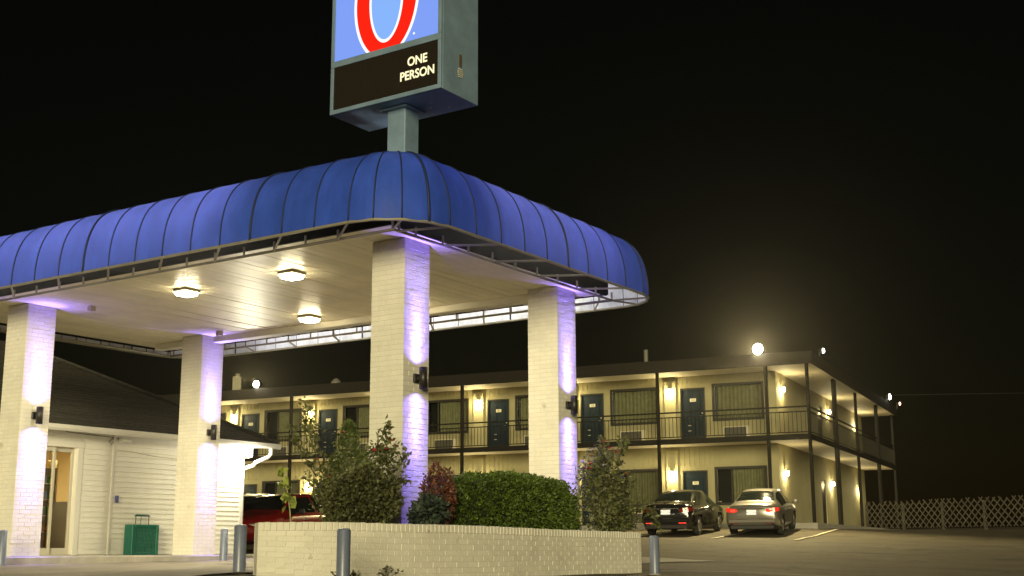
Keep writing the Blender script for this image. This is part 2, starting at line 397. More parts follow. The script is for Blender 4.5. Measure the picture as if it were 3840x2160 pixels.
# awning
RX0, RX1, RY0, RY1 = -10.5, .92, -1.15, 5.74
RC, AD, AH, AZ = .90, .95, 1.10, -.05
def arm(cx, cy, nx, ny, s):
    """point of the profile: s 0 at the rim .. 1 at the top"""
    th = s*math.pi/2
    ins = AD*(1-max(math.cos(th),0)**(2/2.9)); z = AZ + AH*math.sin(th)**(2/2.35)
    return ins, z
# stations along the rim: (rim x, rim y, normal)
ST = []
def straight(p, q, n, nrm):
    for i in range(n): ST.append((p[0]+(q[0]-p[0])*i/n, p[1]+(q[1]-p[1])*i/n, nrm[0], nrm[1], 0, 1.))
RF = .78     # tighter radius of the rear corner by the motel
def corner(cx, cy, a0, n, rc=None):
    rc = rc or RC
    for i in range(n):
        a = a0 + i/n*math.pi/2; ST.append((cx+rc*math.cos(a), cy+rc*math.sin(a), math.cos(a), math.sin(a), rc, min(1., rc/AD*.99)))
straight((RX0+RC,RY0),(RX1-RC,RY0),17,(0,-1)); corner(RX1-RC,RY0+RC,-math.pi/2,4)
straight((RX1,RY0+RC),(RX1,RY1-RF),9,(1,0)); corner(RX1-RF,RY1-RF,0,4,RF)
straight((RX1-RF,RY1),(RX0+RC,RY1),17,(0,1)); corner(RX0+RC,RY1-RC,math.pi/2,4)
straight((RX0,RY1-RC),(RX0,RY0+RC),9,(-1,0)); corner(RX0+RC,RY0+RC,math.pi,4)
FAB = fabric()
NP = 14
def stp(st, s, off=0.):
    x,y,nx,ny,c,k = st; ins, z = arm(0,0,nx,ny,s); ins *= k; z = AZ + (z-AZ)*(1-.35*(1-k))
    return Vector((x-nx*(ins-off), y-ny*(ins-off), z))
def lerp_st(a, b, t):
    if a[4] or b[4] and False: pass
    nx, ny = a[2]+(b[2]-a[2])*t, a[3]+(b[3]-a[3])*t; l = math.hypot(nx,ny); nx/=l; ny/=l
    x, y = a[0]+(b[0]-a[0])*t, a[1]+(b[1]-a[1])*t
    if a[4]:   # keep the rim on the arc
        rc = a[4]; ccx, ccy = a[0]-a[2]*rc, a[1]-a[3]*rc; x, y = ccx+nx*rc, ccy+ny*rc
    return (x,y,nx,ny,a[4],a[5]+(b[5]-a[5])*t)
nS = len(ST)
for i in range(nS):
    a, b = ST[i], ST[(i+1)%nS]
    rows = []
    for k in range(NP+1):
        s = k/NP; row = []
        for j in range(6):
            tt = j/5; sag = -.013*math.sin(math.pi*tt)*math.sin(math.pi*min(s*1.1,1))**.5 if not a[4] else 0
            row.append(stp(lerp_st(a,b,tt), s, sag))
        rows.append(row)
    MB().grid(rows).build('awning_panel', FAB, can, True, fixn=False)
    MB().tube([stp(a, k/NP, .006) for k in range(NP+1)], .019 if i % 6 == 2 else .010, 6).build('awning_rib', SEAM, can, True)
# flat lid behind the awning tops (canopy roof skin)
MB().box(RX0+AD+.05, RX1-AD-.05, RY0+AD+.05, RY1-AD-.05, .86, .90).build('roof_skin', TAR, can)
rim = [stp(s,0) for s in ST]; rim.append(rim[0])
MB().tube(rim, .02, 6, False).build('rim_pipe', PIPE, can, True)
IP = .08; zi = -.10
inner = [(X0-IP,Y0-IP,zi),(X1+IP,Y0-IP,zi),(X1+IP,Y1+IP,zi),(X0-IP,Y1+IP,zi),(X0-IP,Y0-IP,zi)]
for i in range(4): MB().tube([inner[i],inner[i+1]], .02, 6).build('frame_pipe', PIPE, can, True)
ip = lambda x,y: (min(max(x,X0-IP),X1+IP), min(max(y,Y0-IP),Y1+IP))
for i, s in enumerate(ST):
    if s[4] and i % 2: continue
    px, py = ip(s[0], s[1])
    MB().tube([(px,py,zi),(px,py,.03)], .016, 6).build('frame_post', PIPE, can)
    if i % 2 == 0:
        # raking brace out to the rim, one bay further on
        s2 = ST[(i+1)%nS]; MB().tube([(px,py,zi), stp(s2,0)], .016, 6).build('frame_brace', PIPE, can)
# fluorescent tubes inside the awning, above the fascia
TUBE = emis('awning_tube', (1,.97,.86), 100)
def tubes(p, q, n):
    p, q = Vector(p), Vector(q)
    for i in range(n):
        a = p + (q-p)*(i+.06)/n; b = p + (q-p)*(i+.94)/n
        MB().tube([a,b], .019, 8).build('light_tube', TUBE, can, True)
tubes((X0+.2,Y0+.03,.50),(-2.2,Y0+.03,.50),5)
tubes((X1-.03,.9,.50),(X1-.03,Y1-.5,.50),3)
tubes((-.3,Y1-.03,.50),(-8.2,Y1-.03,.50),6)

# ceiling lamps
LG = emis('lamp_lens', (1,.90,.60), 600); LGS = emis('lamp_side', (1,.84,.48), 26)
LH = mat('lamp_housing', (.50,.45,.33), .5)
def ceiling_lamp(x, y, label):
    o = thing('ceiling_lamp', label, 'lamp', cw(x,y,HC-.105), CROT, 'box lamps under the canopy')
    MB().bbox(-.15,.15,-.15,.15,.058,.102,.008).build('housing', LH, o)
    MB().add([(-.138,-.138,.0575),(.138,-.138,.0575),(.138,.138,.0575),(-.138,.138,.0575),(-.115,-.115,.01),(.115,-.115,.01),(.115,.115,.01),(-.115,.115,.01)],
             [(0,1,5,4),(1,2,6,5),(2,3,7,6),(3,0,4,7)]).build('side_lens', LGS, o)
    MB().add([(-.115,-.115,.008),(-.115,.115,.008),(.115,.115,.008),(.115,-.115,.008)], [(0,1,2,3)]).build('bottom_lens', LG, o, fixn=False)
ceiling_lamp(-2.7, .72, 'lit box lamp on the canopy ceiling nearest the corner column')
ceiling_lamp(-4.95, .72, 'lit box lamp on the canopy ceiling towards the glass door column')
ceiling_lamp(-4.95, 3.55, 'lit box lamp hanging near the rear beam of the canopy ceiling')
ceiling_lamp(-2.7, 3.55, 'lit box lamp on the canopy ceiling hidden behind the corner column')
for (x,y,l) in ((-7.31,.77,'small junction box on the ceiling near the glass door column'),(-7.39,3.74,'small junction box on the ceiling above the rear office column')):
    tag(MB().bbox(-.05,.05,-.05,.05,-.09,-.004,.006).build('junction_box', LH, loc=cw(x,y,HC), rot=(0,0,CROT)), l, 'junction box', 'ceiling junction boxes')

# up-and-down sconces on the columns
PUR = (.25,.175,1.0)
SPURG = emis('sconce_led', (.75,.70,1.0), 25)
def sconce(x, y, label, e=1.):
    o = thing('wall_sconce', label, 'sconce', cw(x,y,EYE+2.05), CROT, 'up-and-down sconces on the columns')
    MB().bbox(.0,.035,-.07,.07,.08,.20,.006).build('back_plate', BLACK, o)
    MB().bbox(.03,.07,-.02,.02,.115,.165,.004).build('arm', BLACK, o)
    MB().lathe([(.0,.02),(.04,.02),(.045,.0),(.055,0),(.055,.28),(.045,.28),(.04,.26),(0,.26)], 20, org=(.12,0,0)).build('cylinder_body', BLACK, o, True)
    MB().lathe([(.0,.0215),(.036,.0215)], 20, org=(.12,0,0)).build('lens', SPURG, o, fixn=False)
    MB().lathe([(.0,.2585),(.036,.2585)], 20, org=(.12,0,0)).build('lens', SPURG, o, fixn=False)
    for z, dz, e2 in ((-.01,-1,1.), (.29,1,1.)):
        for nm, en, sz, bl in (('beam',450,30,1.),('halo',210,60,1.),('spill',34,140,1.)):
            lamp(nm, 'SPOT', o, (.12,0,z), en*e, PUR, direction=(-.045,0,dz), spot_size=R(sz), spot_blend=bl, shadow_soft_size=.02)
sconce(0,.275,'black cylinder sconce on the corner column above the rose bush')
sconce(0,4.105,'black cylinder sconce on the column by the hedge end')
sconce(-7.94,.275,'black cylinder sconce on the column beside the glass door')
sconce(-7.94,4.105,'black cylinder sconce on the column beside the office corner light')

# ------------------------------------------------------------------ pole sign
sg = thing('pole_sign', 'tall blue-grey pole sign with lit blue panel and red numeral over price board', 'sign', cw(-.275,.275,HC+.06), CROT, kind='thing')
zb = EYE + 5.93 - HC - .06          # underside of the cabinet in the sign's frame
WS, DS, HS = 1.93, .84, 3.0
MB().bbox(-.155,.155,-.155,.155,-.03,zb+.02,.012).build('pole', SIGN, sg)
MB().bbox(-.22,.22,-.22,.22,zb-.03,zb-.001,.006).build('pole_collar', SIGN, sg)
hx, hy = WS/2, DS/2
MB().bbox(-hx,hx,-hy+.03,hy,zb,zb+HS,.006).build('cabinet', SIGN, sg)
fr = MB()
for (a,b,c,e) in ((-hx,hx,0,.06),(-hx,hx,.685,.775),(-hx,hx,HS-.06,HS)): fr.bbox(a,b,-hy-.012,-hy+.03,zb+c,zb+e,.004)
for (a,b) in ((-hx,-hx+.055),(hx-.055,hx)):
    fr.bbox(a,b,-hy-.0115,-hy+.03,zb+.06,zb+.685,.004); fr.bbox(a,b,-hy-.0115,-hy+.03,zb+.775,zb+HS-.06,.004)
fr.build('face_frame', SIGN, sg)
MB().box(-hx+.055,hx-.055,-hy+.004,-hy+.02,zb+.06,zb+.685).build('price_board', LEDOFF, sg)
# unlit LED seams
sm = MB()
for i in range(1,3): sm.box(-hx+.055+i*.55, -hx+.06+i*.55, -hy+.0015,-hy+.0035, zb+.07, zb+.675)
sm.build('board_seam', BLACK, sg)
BLUEL = emis('lit_blue_panel', (.22,.36,.93), 1.0); REDL = emis('lit_red_numeral', (1.0,.018,.006), 1.05); WHL = emis('lit_white_outline', (1,1,1), 1.15)
MB().box(-hx+.055,hx-.055,-hy+.004,-hy+.02,zb+.775,zb+HS-.06).build('lit_panel', BLUEL, sg)
def six(out, y, lo, extra=0.):
    """outline of the lower bowl: half-ellipse rings clipped at the panel's bottom edge"""
    pass
ZC, TC = 1.52, .01            # centre of the bowl (height over the cabinet base, x)
zlo = .777
def clipped(hw, hh, n=96):
    pts = []
    for i in range(n):
        a = 2*math.pi*i/n; pts.append([TC + .05*math.sin(a)*hh*.3 + hw*math.cos(a), ZC + hh*math.sin(a)])
    # clip against z >= zlo
    out = []
    for i in range(n):
        p, q = pts[i], pts[(i+1)%n]
        if p[1] >= zlo: out.append(p)
        if (p[1] >= zlo) != (q[1] >= zlo):
            t = (zlo-p[1])/(q[1]-p[1]); out.append([p[0]+(q[0]-p[0])*t, zlo])
    return out
def plate(poly, y, th, m, name):
    MB().add([(x,y,zb+z) for x,z in poly]+[(x,y+th,zb+z) for x,z in poly],
       [tuple(range(len(poly)))]+[(i,(i+1)%len(poly),len(poly)+(i+1)%len(poly),len(poly)+i) for i in range(len(poly))]).build(name, m, sg)
y0 = -hy+.0035
plate(clipped(.575,.90), y0-.0008, .001, WHL, 'numeral_outline')
plate(clipped(.530,.855), y0-.0018, .001, REDL, 'numeral')
plate(clipped(.300,.66), y0-.0028, .001, WHL, 'numeral_outline')
plate(clipped(.262,.615), y0-.0038, .001, emis('lit_blue_bowl', (.25,.47,.98), 1.0), 'numeral_bowl')
MB().lathe([(.0,y0-.003),(.017,y0-.003)], 14, 'y', (.50,0,zb+.87)).build('trademark_ring', WHL, sg, fixn=False)
LEDT = emis('lit_led_text', (1,.90,.52), 1.3)
for body, zz, sz, xx in (('ONE', .475, .155, .60), ('PERSON', .285, .155, .60)):
    text_mesh('lettering', body, sz*1.12, LEDT, sg, (xx-.04, -hy+.002, zb+zz), (math.pi/2, 0, 0), .002, .0035, .92)
# latch and vent on the side, lifting bolts underneath
MB().bbox(hx,hx+.008,-.03,.03,zb+.42,zb+.60,.003).build('latch_plate', mat('rusty_latch', (.10,.07,.03), .7), sg)
lv = MB()
for i in range(5): lv.box(hx+.002,hx+.012,-.06+.012*abs(i-2)*.8,.06-.012*abs(i-2)*.8,zb+.27+i*.028,zb+.283+i*.028)
lv.build('side_vent', mat('vent_slats', (.7,.68,.55), .4), sg)
bo = MB()
for (x,y) in ((.52,-.05),(.40,.1),(.62,.22),(-.62,.12)): bo.lathe([(0,-.012),(.010,-.012),(.012,-.001)], 8, org=(x,y,zb))
bo.build('bolt_heads', mat('bright_bolt', (.9,.85,.6), .25, metal=.3), sg)

# ------------------------------------------------------------------ planter
WP = [(-2.739,13.75,.303,-.22),(-1.975,14.05,.309,-.30),(-1.29,14.60,.297,-.335),(-.404,15.65,.288,-.345),(.627,17.10,.262,-.335),(1.89,18.95,.243,-.345)]
def cr(P, t):
    n = len(P)-1; i = min(int(t*n), n-1); u = t*n-i
    p = [np.array(P[max(0,min(n,i+k))]) for k in (-1,0,1,2)]
    return .5*((2*p[1])+(-p[0]+p[2])*u+(2*p[0]-5*p[1]+4*p[2]-p[3])*u*u+(-p[0]+3*p[1]-3*p[2]+p[3])*u**3)
dense = [cr(WP, i/200) for i in range(201)]
cum = [0]
for i in range(200): cum.append(cum[-1] + math.hypot(*(dense[i+1][:2]-dense[i][:2])))
LEN = cum[-1]
def wall_at(s):
    s = min(max(s,0),LEN); i = min(int(np.searchsorted(cum, s, 'right'))-1, 199); u = (s-cum[i])/(cum[i+1]-cum[i])
    p = dense[i]*(1-u)+dense[i+1]*u; t = dense[i+1][:2]-dense[i][:2]; t = t/np.hypot(*t)
    return p, t
pl = thing('planter_wall', 'low curved planter wall of white painted brick in front of the hedge', 'planter', (0,16,0), 0, kind='thing')
OFF = (0,16,0)
NC = 8; CAP = .098
nb = int(LEN/.203)
bm_ = brick_mesh('brick', .203-JT, 1.0-.115, .03, WALL_BRICK)      # unit height, scaled per course
bm_h = brick_mesh('brick_short', .1015-JT, 1.0-.115, .03, WALL_BRICK)
front = []
for i in range(61):
    p, t = wall_at(LEN*i/60); nrm = np.array([t[1],-t[0]]); front.append((p,t,nrm))
core_f = [(p[0]-n[0]*.0032, p[1]-n[1]*.0032, p[2], p[3]) for p,t,n in front]
core_b = [(p[0]-n[0]*.20, p[1]-n[1]*.20, p[2], p[3]) for p,t,n in front]
mb = MB(); m_ = len(core_f)
vs = [];
for a, b in zip(core_f, core_b): vs += [(a[0],a[1]-16,a[3]+EYE-.25),(a[0],a[1]-16,a[2]+EYE-.012),(b[0],b[1]-16,b[2]+EYE-.012),(b[0],b[1]-16,b[3]+EYE-.25)]
fs = [(i*4+k,(i+1)*4+k,(i+1)*4+k+1,i*4+k+1) for i in range(m_-1) for k in range(3)] + [(0,1,2,3),tuple((m_-1)*4+k for k in (3,2,1,0))]
mb.add(vs, fs).build('core', MORTAR, pl)
for c in range(NC):
    s = 0.; first = True
    while s < LEN - .03:
        L = .1015 if (first and c % 2) else .203
        if s + L > LEN: L = .1015
        if s + L > LEN + .02: break
        p, t = wall_at(s+L/2); z0, z1 = p[3]+EYE, p[2]+EYE-CAP
        chh = (z1-z0)/NC; z = z0 + (c+.5)*chh
        nrm = (t[1],-t[0]); pr = rng.uniform(-.0015,.002)
        slope = 0
        q = place('brick', bm_ if L > .15 else bm_h, pl, (p[0]+nrm[0]*pr, p[1]+nrm[1]*pr-16, z), (rng.normal(0,.006), rng.normal(0,.006), math.atan2(t[1],t[0])+rng.normal(0,.012)))
        q.scale = (1,1,chh)
        s += L; first = False
capm = MB().bbox(-.0677/2+.004,.0677/2-.004,0,.20,0,CAP-.006,.005).mesh('cap_brick', WALL_BRICK)
k = int(LEN/.0677)
for i in range(k):
    p, t = wall_at((i+.5)*LEN/k); nrm = (t[1],-t[0])
    place('cap_brick', capm, pl, (p[0]+nrm[0]*.006, p[1]+nrm[1]*.006-16, p[2]+EYE-CAP+rng.uniform(-.003,.003)), (rng.normal(0,.01),0,math.atan2(t[1],t[0])+rng.normal(0,.01)))
# end returns, rear wall and soil
pe, te = wall_at(LEN); ps, ts = wall_at(0)
BK = [(-3.0,15.75),(-2.45,16.75),(-1.6,17.75),(-.5,19.0),(.7,20.4),(1.95,20.9)]
back = [tuple(cr([np.array(q) for q in BK], i/60)) for i in range(61)]
def ret(p, q, z1, z0, name):
    a = Vector((p[0],p[1]-16)); b = Vector((q[0],q[1]-16)); t = (b-a).normalized(); n_ = Vector((-t.y,t.x))*.09
    MB().prism([(a.x-n_.x,a.y-n_.y),(b.x-n_.x,b.y-n_.y),(b.x+n_.x,b.y+n_.y),(a.x+n_.x,a.y+n_.y)], z0, z1).build(name, WALL_BRICK, pl)
# returns start behind the brick skin
def inner_pt(p, t, d=.10): return (p[0]+t[1]*-d, p[1]+t[0]*d)
a0 = inner_pt(ps, ts, .21); a1 = inner_pt(pe, te, .21)
ret((a0[0]+ts[0]*.09,a0[1]+ts[1]*.09), (back[0][0],back[0][1]), ps[2]+EYE-.02, EYE-.7, 'end_wall')
ret((a1[0]-te[0]*.09,a1[1]-te[1]*.09), (back[-1][0],back[-1][1]), pe[2]+EYE-.02, EYE-.7, 'end_wall')
for i in range(0,60,10): ret(back[i], back[i+10], EYE+.2, EYE-.7, 'rear_wall')
rows = []
for i in range(61):
    p, t, n_ = front[i]; a = (p[0]-n_[0]*.15, p[1]-n_[1]*.15); b = back[i]; r = []
    for j in range(9):
        u = j/8; r.append((a[0]+(b[0]-a[0])*u, a[1]+(b[1]-a[1])*u-16, p[2]+EYE-.07+.05*math.sin(u*3.1)+rng.uniform(-.012,.012)))
    rows.append(r)
MB().grid(rows).build('soil', SOIL, pl, True, fixn=False)

# ------------------------------------------------------------------ bollards
def bollard(x, y, top, dia, label):
    r = dia/2; g = gz(x,y); h = EYE+top-g
    o = thing('bollard', label, 'bollard', (x,y,g), 0, 'blue-grey steel bollards')
    MB().lathe([(r,-.1),(r,h-.035),(r*.99,h-.034)], 28).build('post', BOLL, o, True, fixn=False)
    MB().lathe([(r*1.0,h-.0335),(r*.99,h-.03),(r*.93,h-.012),(r*.75,h-.003),(r*.4,h+.001),(0,h+.002)], 28).build('dome_cap', BOLL, o, True, fixn=False)
    MB().lathe([(r+.02,-.02),(r+.012,.008),(r-.002,.012)], 24).build('footing_collar', CONC, o, True, fixn=False)
bollard(-1.726,13.07,.218,.141,'blue-grey bollard standing alone before the middle of the planter wall')
bollard(-3.054,14.35,.285,.141,'tall blue-grey bollard beside the near end of the planter wall')
bollard(2.015,18.33,.185,.141,'blue-grey bollard beyond the far end of the planter wall by the parked cars')
bollard(-5.207,23.1,.385,.141,'purple-lit bollard at the kerb beside the rear office column')
bollard(-7.94,19.95,.325,.13,'purple-lit bollard at the kerb beside the glass door column')
# ------------------------------------------------------------------ office
of = thing('office_building', 'single-storey white clapboard office with dark shingle roof and glass door', 'building', cw(-10.75,0,SLAB), CROT, kind='thing')
# local frame: x out of the wall (towards the drive), y along the wall, z over the sidewalk
EZ = EYE+2.29-SLAB             # eave underside
YC = 7.76; YA = -9.
DY0, DY1, DZ = 1.35, 3.30, 2.06
SG = .102
lap = lambda y0,y1: MB().add([(0,y0,0),(.017,y0,0),(.004,y0,SG+.004),(0,y0,SG+.004),(0,y1,0),(.017,y1,0),(.004,y1,SG+.004),(0,y1,SG+.004)],
    [(0,1,2,3),(7,6,5,4),(1,5,6,2),(0,4,5,1),(2,6,7,3)])
MB().box(-.15,-.002,YA,DY0-.12,0,EZ+.1).build('wall', SIDING, of)
MB().box(-.15,-.002,DY1+.12,YC,0,EZ+.1).build('wall', SIDING, of)
MB().box(-.15,-.002,DY0-.12,DY1+.12,DZ+.1,EZ+.1).build('wall', SIDING, of)
YD = 4.17
m1 = lap(DY1+.14, YD-.03).mesh('siding_board', SIDING); m2 = lap(YD+.03, YC-.07).mesh('siding_board', SIDING)
m3 = lap(YA, DY0-.14).mesh('siding_board', SIDING); m4 = lap(DY0-.14, DY1+.14).mesh('siding_board', SIDING)
nS_ = int((EZ-.0)/SG)
for i in range(nS_):
    z = .02+i*SG
    for m_, lo in ((m1,0),(m2,0),(m3,0),(m4,DZ+.12)):
        if z >= lo: place('siding_board', m_, of, (float(rng.uniform(0,.002)),0,z))
# end wall (towards the motel)
MB().box(-7,-.15,YC-.15,YC,0,EZ+.1).build('end_wall', SIDING, of)
el = MB().add([(-7,0,0),(-7,.016,0),(-7,.004,SG+.004),(-.08,0,0),(-.08,.016,0),(-.08,.004,SG+.004)], [(0,1,2),(5,4,3),(1,4,5,2),(0,3,4,1)]).mesh('siding_board', SIDING)
for i in range(nS_): place('siding_board', el, of, (0,YC+.001,.02+i*SG))
MB().bbox(-.06,.026,YC-.07,YC+.028,0,EZ,.004).build('corner_board', TRIM, of)
MB().bbox(.002,.03,YD-.03,YD+.03,0,EZ,.004).build('corner_board', TRIM, of)
# door surround, sliding leaf with glass
for (a,b) in ((DY0-.13,DY0),(DY1,DY1+.13)): MB().bbox(-.1,.03,a,b,0,DZ,.006).build('door_trim', TRIM, of)
MB().bbox(-.1,.032,DY0-.15,DY1+.15,DZ,DZ+.13,.006).build('door_trim', TRIM, of)
DMET = mat('door_aluminium', (.55,.52,.44), .4)
OG = glass('door_glass', (.98,.98,.96), .03, .01)
def leaf(y0,y1,x,handle=False):
    d = MB()
    d.bbox(x-.02,x+.02,y0,y0+.06,.02,DZ-.01,.004); d.bbox(x-.02,x+.02,y1-.06,y1,.02,DZ-.01,.004)
    d.bbox(x-.019,x+.019,y0+.06,y1-.06,.02,.14,.004); d.bbox(x-.019,x+.019,y0+.06,y1-.06,DZ-.09,DZ-.01,.004)
    o = d.build('door', DMET, of)
    MB().box(x-.003,x+.003,y0+.06,y1-.06,.14,DZ-.09).build('pane', OG, o)
    if handle: MB().tube([(x+.02,y0+.03,.85),(x+.06,y0+.03,.87),(x+.06,y0+.03,1.2),(x+.02,y0+.03,1.22)], .01, 8).build('handle', BLACK, o, True)
leaf(DY0+.02,2.83,-.03); leaf(2.80,DY1-.02,-.075,True)
MB().box(-.1,.02,DY0,DY1,-.001,.02).build('door_sill', DMET, of)
# room behind the glass
RM = mat('room_cream', (.62,.50,.28), .8); RF = mat('room_floor', (.22,.17,.10), .5)
MB().box(-4.2,-.16,-1.2,5.0,-.0,.012).build('room_floor', RF, of)
MB().box(-4.25,-4.2,-1.2,5.0,0,2.3).build('room_wall', RM, of)
MB().box(-4.2,-.16,4.95,5.0,.012,2.3).build('room_wall', RM, of); MB().box(-4.2,-.16,-1.25,-1.2,.012,2.3).build('room_wall', RM, of)
MB().box(-4.2,-.16,-1.2,4.95,2.3,2.32).build('room_ceiling', RM, of)
MB().box(-2.2,-1.3,1.4,3.2,2.27,2.298).build('room_light', emis('room_panel', (1,.80,.42), 42.), of)
MB().bbox(-1.15,-.35,3.55,4.4,.012,1.05,.01).build('reception_desk', mat('desk_grey', (.14,.13,.11), .5), of)
# roof
EX, EZT = .35, EYE+2.40-SLAB
pit = .52; YE = YC + .75; D = 4.2
zr = EZT + pit*D
base = [(EX,YE),(EX,YA),(EX-D,YA),(EX-D,YE-D)]
rf = MB().add([(EX,YE,EZT-.03),(EX,YA,EZT-.03),(EX-D,YA,zr-.03),(EX-D,YE-D,zr-.03),(EX-2*D,YE,EZT-.03),(EX-2*D,YA,EZT-.03)],
    [(0,3,2,1),(0,4,3),(3,4,5,2),(0,1,5,4)]).build('roof', SHINGLE, of)
# shingle courses on the drive side and the hip end, each a stepped strip
nC = 30; sl_ = D/nC
for i in range(nC):
    a = i*sl_; b = a+sl_*1.12
    za, zb_ = EZT+pit*a, EZT+pit*b
    n_ = max(2,int((YE-a-YA)/.9)); 
    r0, r1, r2 = [], [], []
    for j in range(n_+1):
        u = j/n_; ya_ = YA+(YE-a-YA)*u; yb_ = YA+(YE-b-YA)*u; w = rng.uniform(-.003,.003)
        r0.append((EX-a+w, ya_, za-.022)); r1.append((EX-a+w, ya_, za+.014)); r2.append((EX-b, yb_, zb_-.006))
    MB().grid([r0,r1,r2]).build('shingle_course', SHINGLE, rf)
    r0 = [(EX-a,YE-a,za-.022),(EX-2*D+a,YE-a,za-.022)]; r1 = [(EX-a,YE-a,za+.014),(EX-2*D+a,YE-a,za+.014)]; r2 = [(EX-b,YE-b,zb_-.006),(EX-2*D+b,YE-b,zb_-.006)]
    MB().grid([r0,r1,r2]).build('shingle_course', SHINGLE, rf)
MB().tube([(EX+.01,YE+.01,EZT+.02),(EX-D,YE-D,zr+.02)], .035, 6).build('hip_cap', SHINGLE, rf)
MB().box(-7.2,EX-.02,YA,YC+.02,EZ+.02,EZ+.04).build('soffit', TRIM, of)
MB().box(-7.2,EX-.02,YC+.02,YE-.03,EZ+.021,EZ+.041).build('soffit', TRIM, of)
MB().bbox(EX-.02,EX+.005,YA,YE-.02,EZ+.0,EZT-.04,.003).build('fascia_board', TRIM, of)
# gutter (open trough) with end cap, and downspout elbow
gp = [(EX+.006,EZT-.035),(EX+.006,EZT-.14),(EX+.07,EZT-.145),(EX+.10,EZT-.10),(EX+.105,EZT-.03),(EX+.095,EZT-.03),(EX+.09,EZT-.09)]
MB().grid([[(x,YA,z) for x,z in gp],[(x,YE,z) for x,z in gp]]).add([(x,YE-.001,z) for x,z in gp[:5]], [(0,1,2,3,4)]).build('gutter', TRIM, of)
gy_ = YE-.28
pts = [(EX+.05,gy_,EZT-.14),(EX+.05,gy_,EZT-.26),(EX+.03,gy_-.04,EZT-.33),(EX-.08,gy_-.35,EZT-.47),(EX-.16,YC+.16,EZT-.52),(-.05,YC+.07,EZT-.60),(-.06,YC+.065,EZT-.75),(-.06,YC+.065,.08)]
MB().tube(pts, .045, 8).build('downspout', TRIM, of, True)
# corner wall-pack light
wp = thing('wall_light', 'glaring white wall light under the office eave at the building corner', 'lamp', cw(-10.75+.03,YC-.02,EYE+2.02), CROT)
MB().bbox(.0,.05,-.13,.13,.02,.27,.01).build('housing', LH, wp)
MB().bbox(.05,.17,-.12,.14,.03,.26,.03).build('lens', emis('wallpack_lens', (1,.95,.80), 45), wp)
lamp('glow', 'POINT', wp, (.30,-.25,.12), 190, (1,.92,.68), shadow_soft_size=.26)
# small things on the wall
tag(MB().bbox(.02,.06,-.035,.035,-.07,.07,.004).build('outlet_box', mat('blue_box', (.10,.11,.32), .5), loc=cw(-10.75,4.29,EYE+1.02), rot=(0,0,CROT)), 'small blue-violet outlet box on the white siding', 'outlet box')
sc_ = thing('security_camera', 'white security camera under the eave with a trailing cable', 'camera', cw(-10.75,4.30,EYE+2.22), CROT)
MB().lathe([(0,.02),(.03,.02),(.03,.05),(0,.06)], 12, 'x').build('mount', TRIM, sc_, True)
MB().tube([(.05,0,0),(.09,-.01,-.005)], .012, 8).build('arm', TRIM, sc_)
MB().tube([(.05,-.05,.0),(.14,.05,-.02),(.22,.12,-.035)], [.03,.034,.034], 10).build('camera_body', TRIM, sc_, True)
MB().tube([(.045,-.056,.002),(.04,-.062,.002)], .024, 10).build('lens', BLACK, sc_)
tag(MB().tube([(.022,3.0,2.28),(.022,3.6,2.26),(.022,4.1,2.25),(.022,4.16,2.18),(.022,4.1,2.10),(.022,4.04,2.16),(.022,4.12,2.24),(.022,4.28,2.24)], .006, 6).build('cable', mat('grey_cable', (.12,.11,.09), .6), loc=cw(-10.75,0,EYE), rot=(0,0,CROT)), 'thin dark cable looping along the wall below the gutter', 'cable')
tag(MB().tube([(.024,4.25,2.0),(.024,4.6,1.99),(.024,5.2,1.93),(.024,6.0,1.90)], .004, 6).build('cable', mat('tan_cable', (.5,.42,.3), .6), loc=cw(-10.75,0,EYE), rot=(0,0,CROT)), 'thin tan cable sagging across the white siding above the teal bin', 'cable')
# teal bin with a raised handle
TEAL = mat('teal_plastic', (.012,.16,.115), .4, var=.1); TEALD = mat('teal_dark', (.008,.075,.055), .5, var=.2, scale=12)
tb = thing('teal_bin', 'teal slatted plastic bin with raised pull handle against the white siding', 'bin', cw(-10.55,4.83,SLAB), CROT)
w_, h_ = .34, .60
for (a,b,c,e) in ((-w_,-w_+.07,0,h_),(w_-.07,w_,0,h_)): MB().bbox(-.12,.13,a,b,c,e,.008).build('side_frame', TEAL, tb)
MB().bbox(-.12,.131,-w_+.07,w_-.07,h_-.06,h_+.002,.006).build('top_frame', TEAL, tb)
MB().bbox(-.12,.131,-w_+.07,w_-.07,0,.05,.006).build('bottom_frame', TEAL, tb)
MB().box(-.11,.09,-w_+.06,w_-.06,.03,h_-.05).build('panel', TEALD, tb)
sm_ = MB().bbox(.09,.118,-.008,.008,.05,h_-.06,.003).mesh('slat', TEAL)
for i in range(14): place('slat', sm_, tb, (0,-w_+.10+i*.037,0))
hm_ = MB().bbox(.088,.112,-w_+.07,w_-.07,-.007,.007,.003).mesh('slat', TEAL)
for i in range(7): place('slat', hm_, tb, (0,0,.12+i*.062))
MB().tube([(0,-.17,h_),(0,-.165,h_+.17)], .008, 6).build('handle_rod', BLACK, tb)
MB().tube([(0,.17,h_),(0,.165,h_+.17)], .008, 6).build('handle_rod', BLACK, tb)
MB().tube([(0,-.04,h_),(0,-.03,h_+.165)], .005, 6).build('handle_rod', BLACK, tb)
MB().tube([(0,-.19,h_+.175),(0,-.15,h_+.185),(0,.15,h_+.185),(0,.19,h_+.175)], [.014,.022,.022,.014], 8).build('handle_grip', TEALD, tb, True)
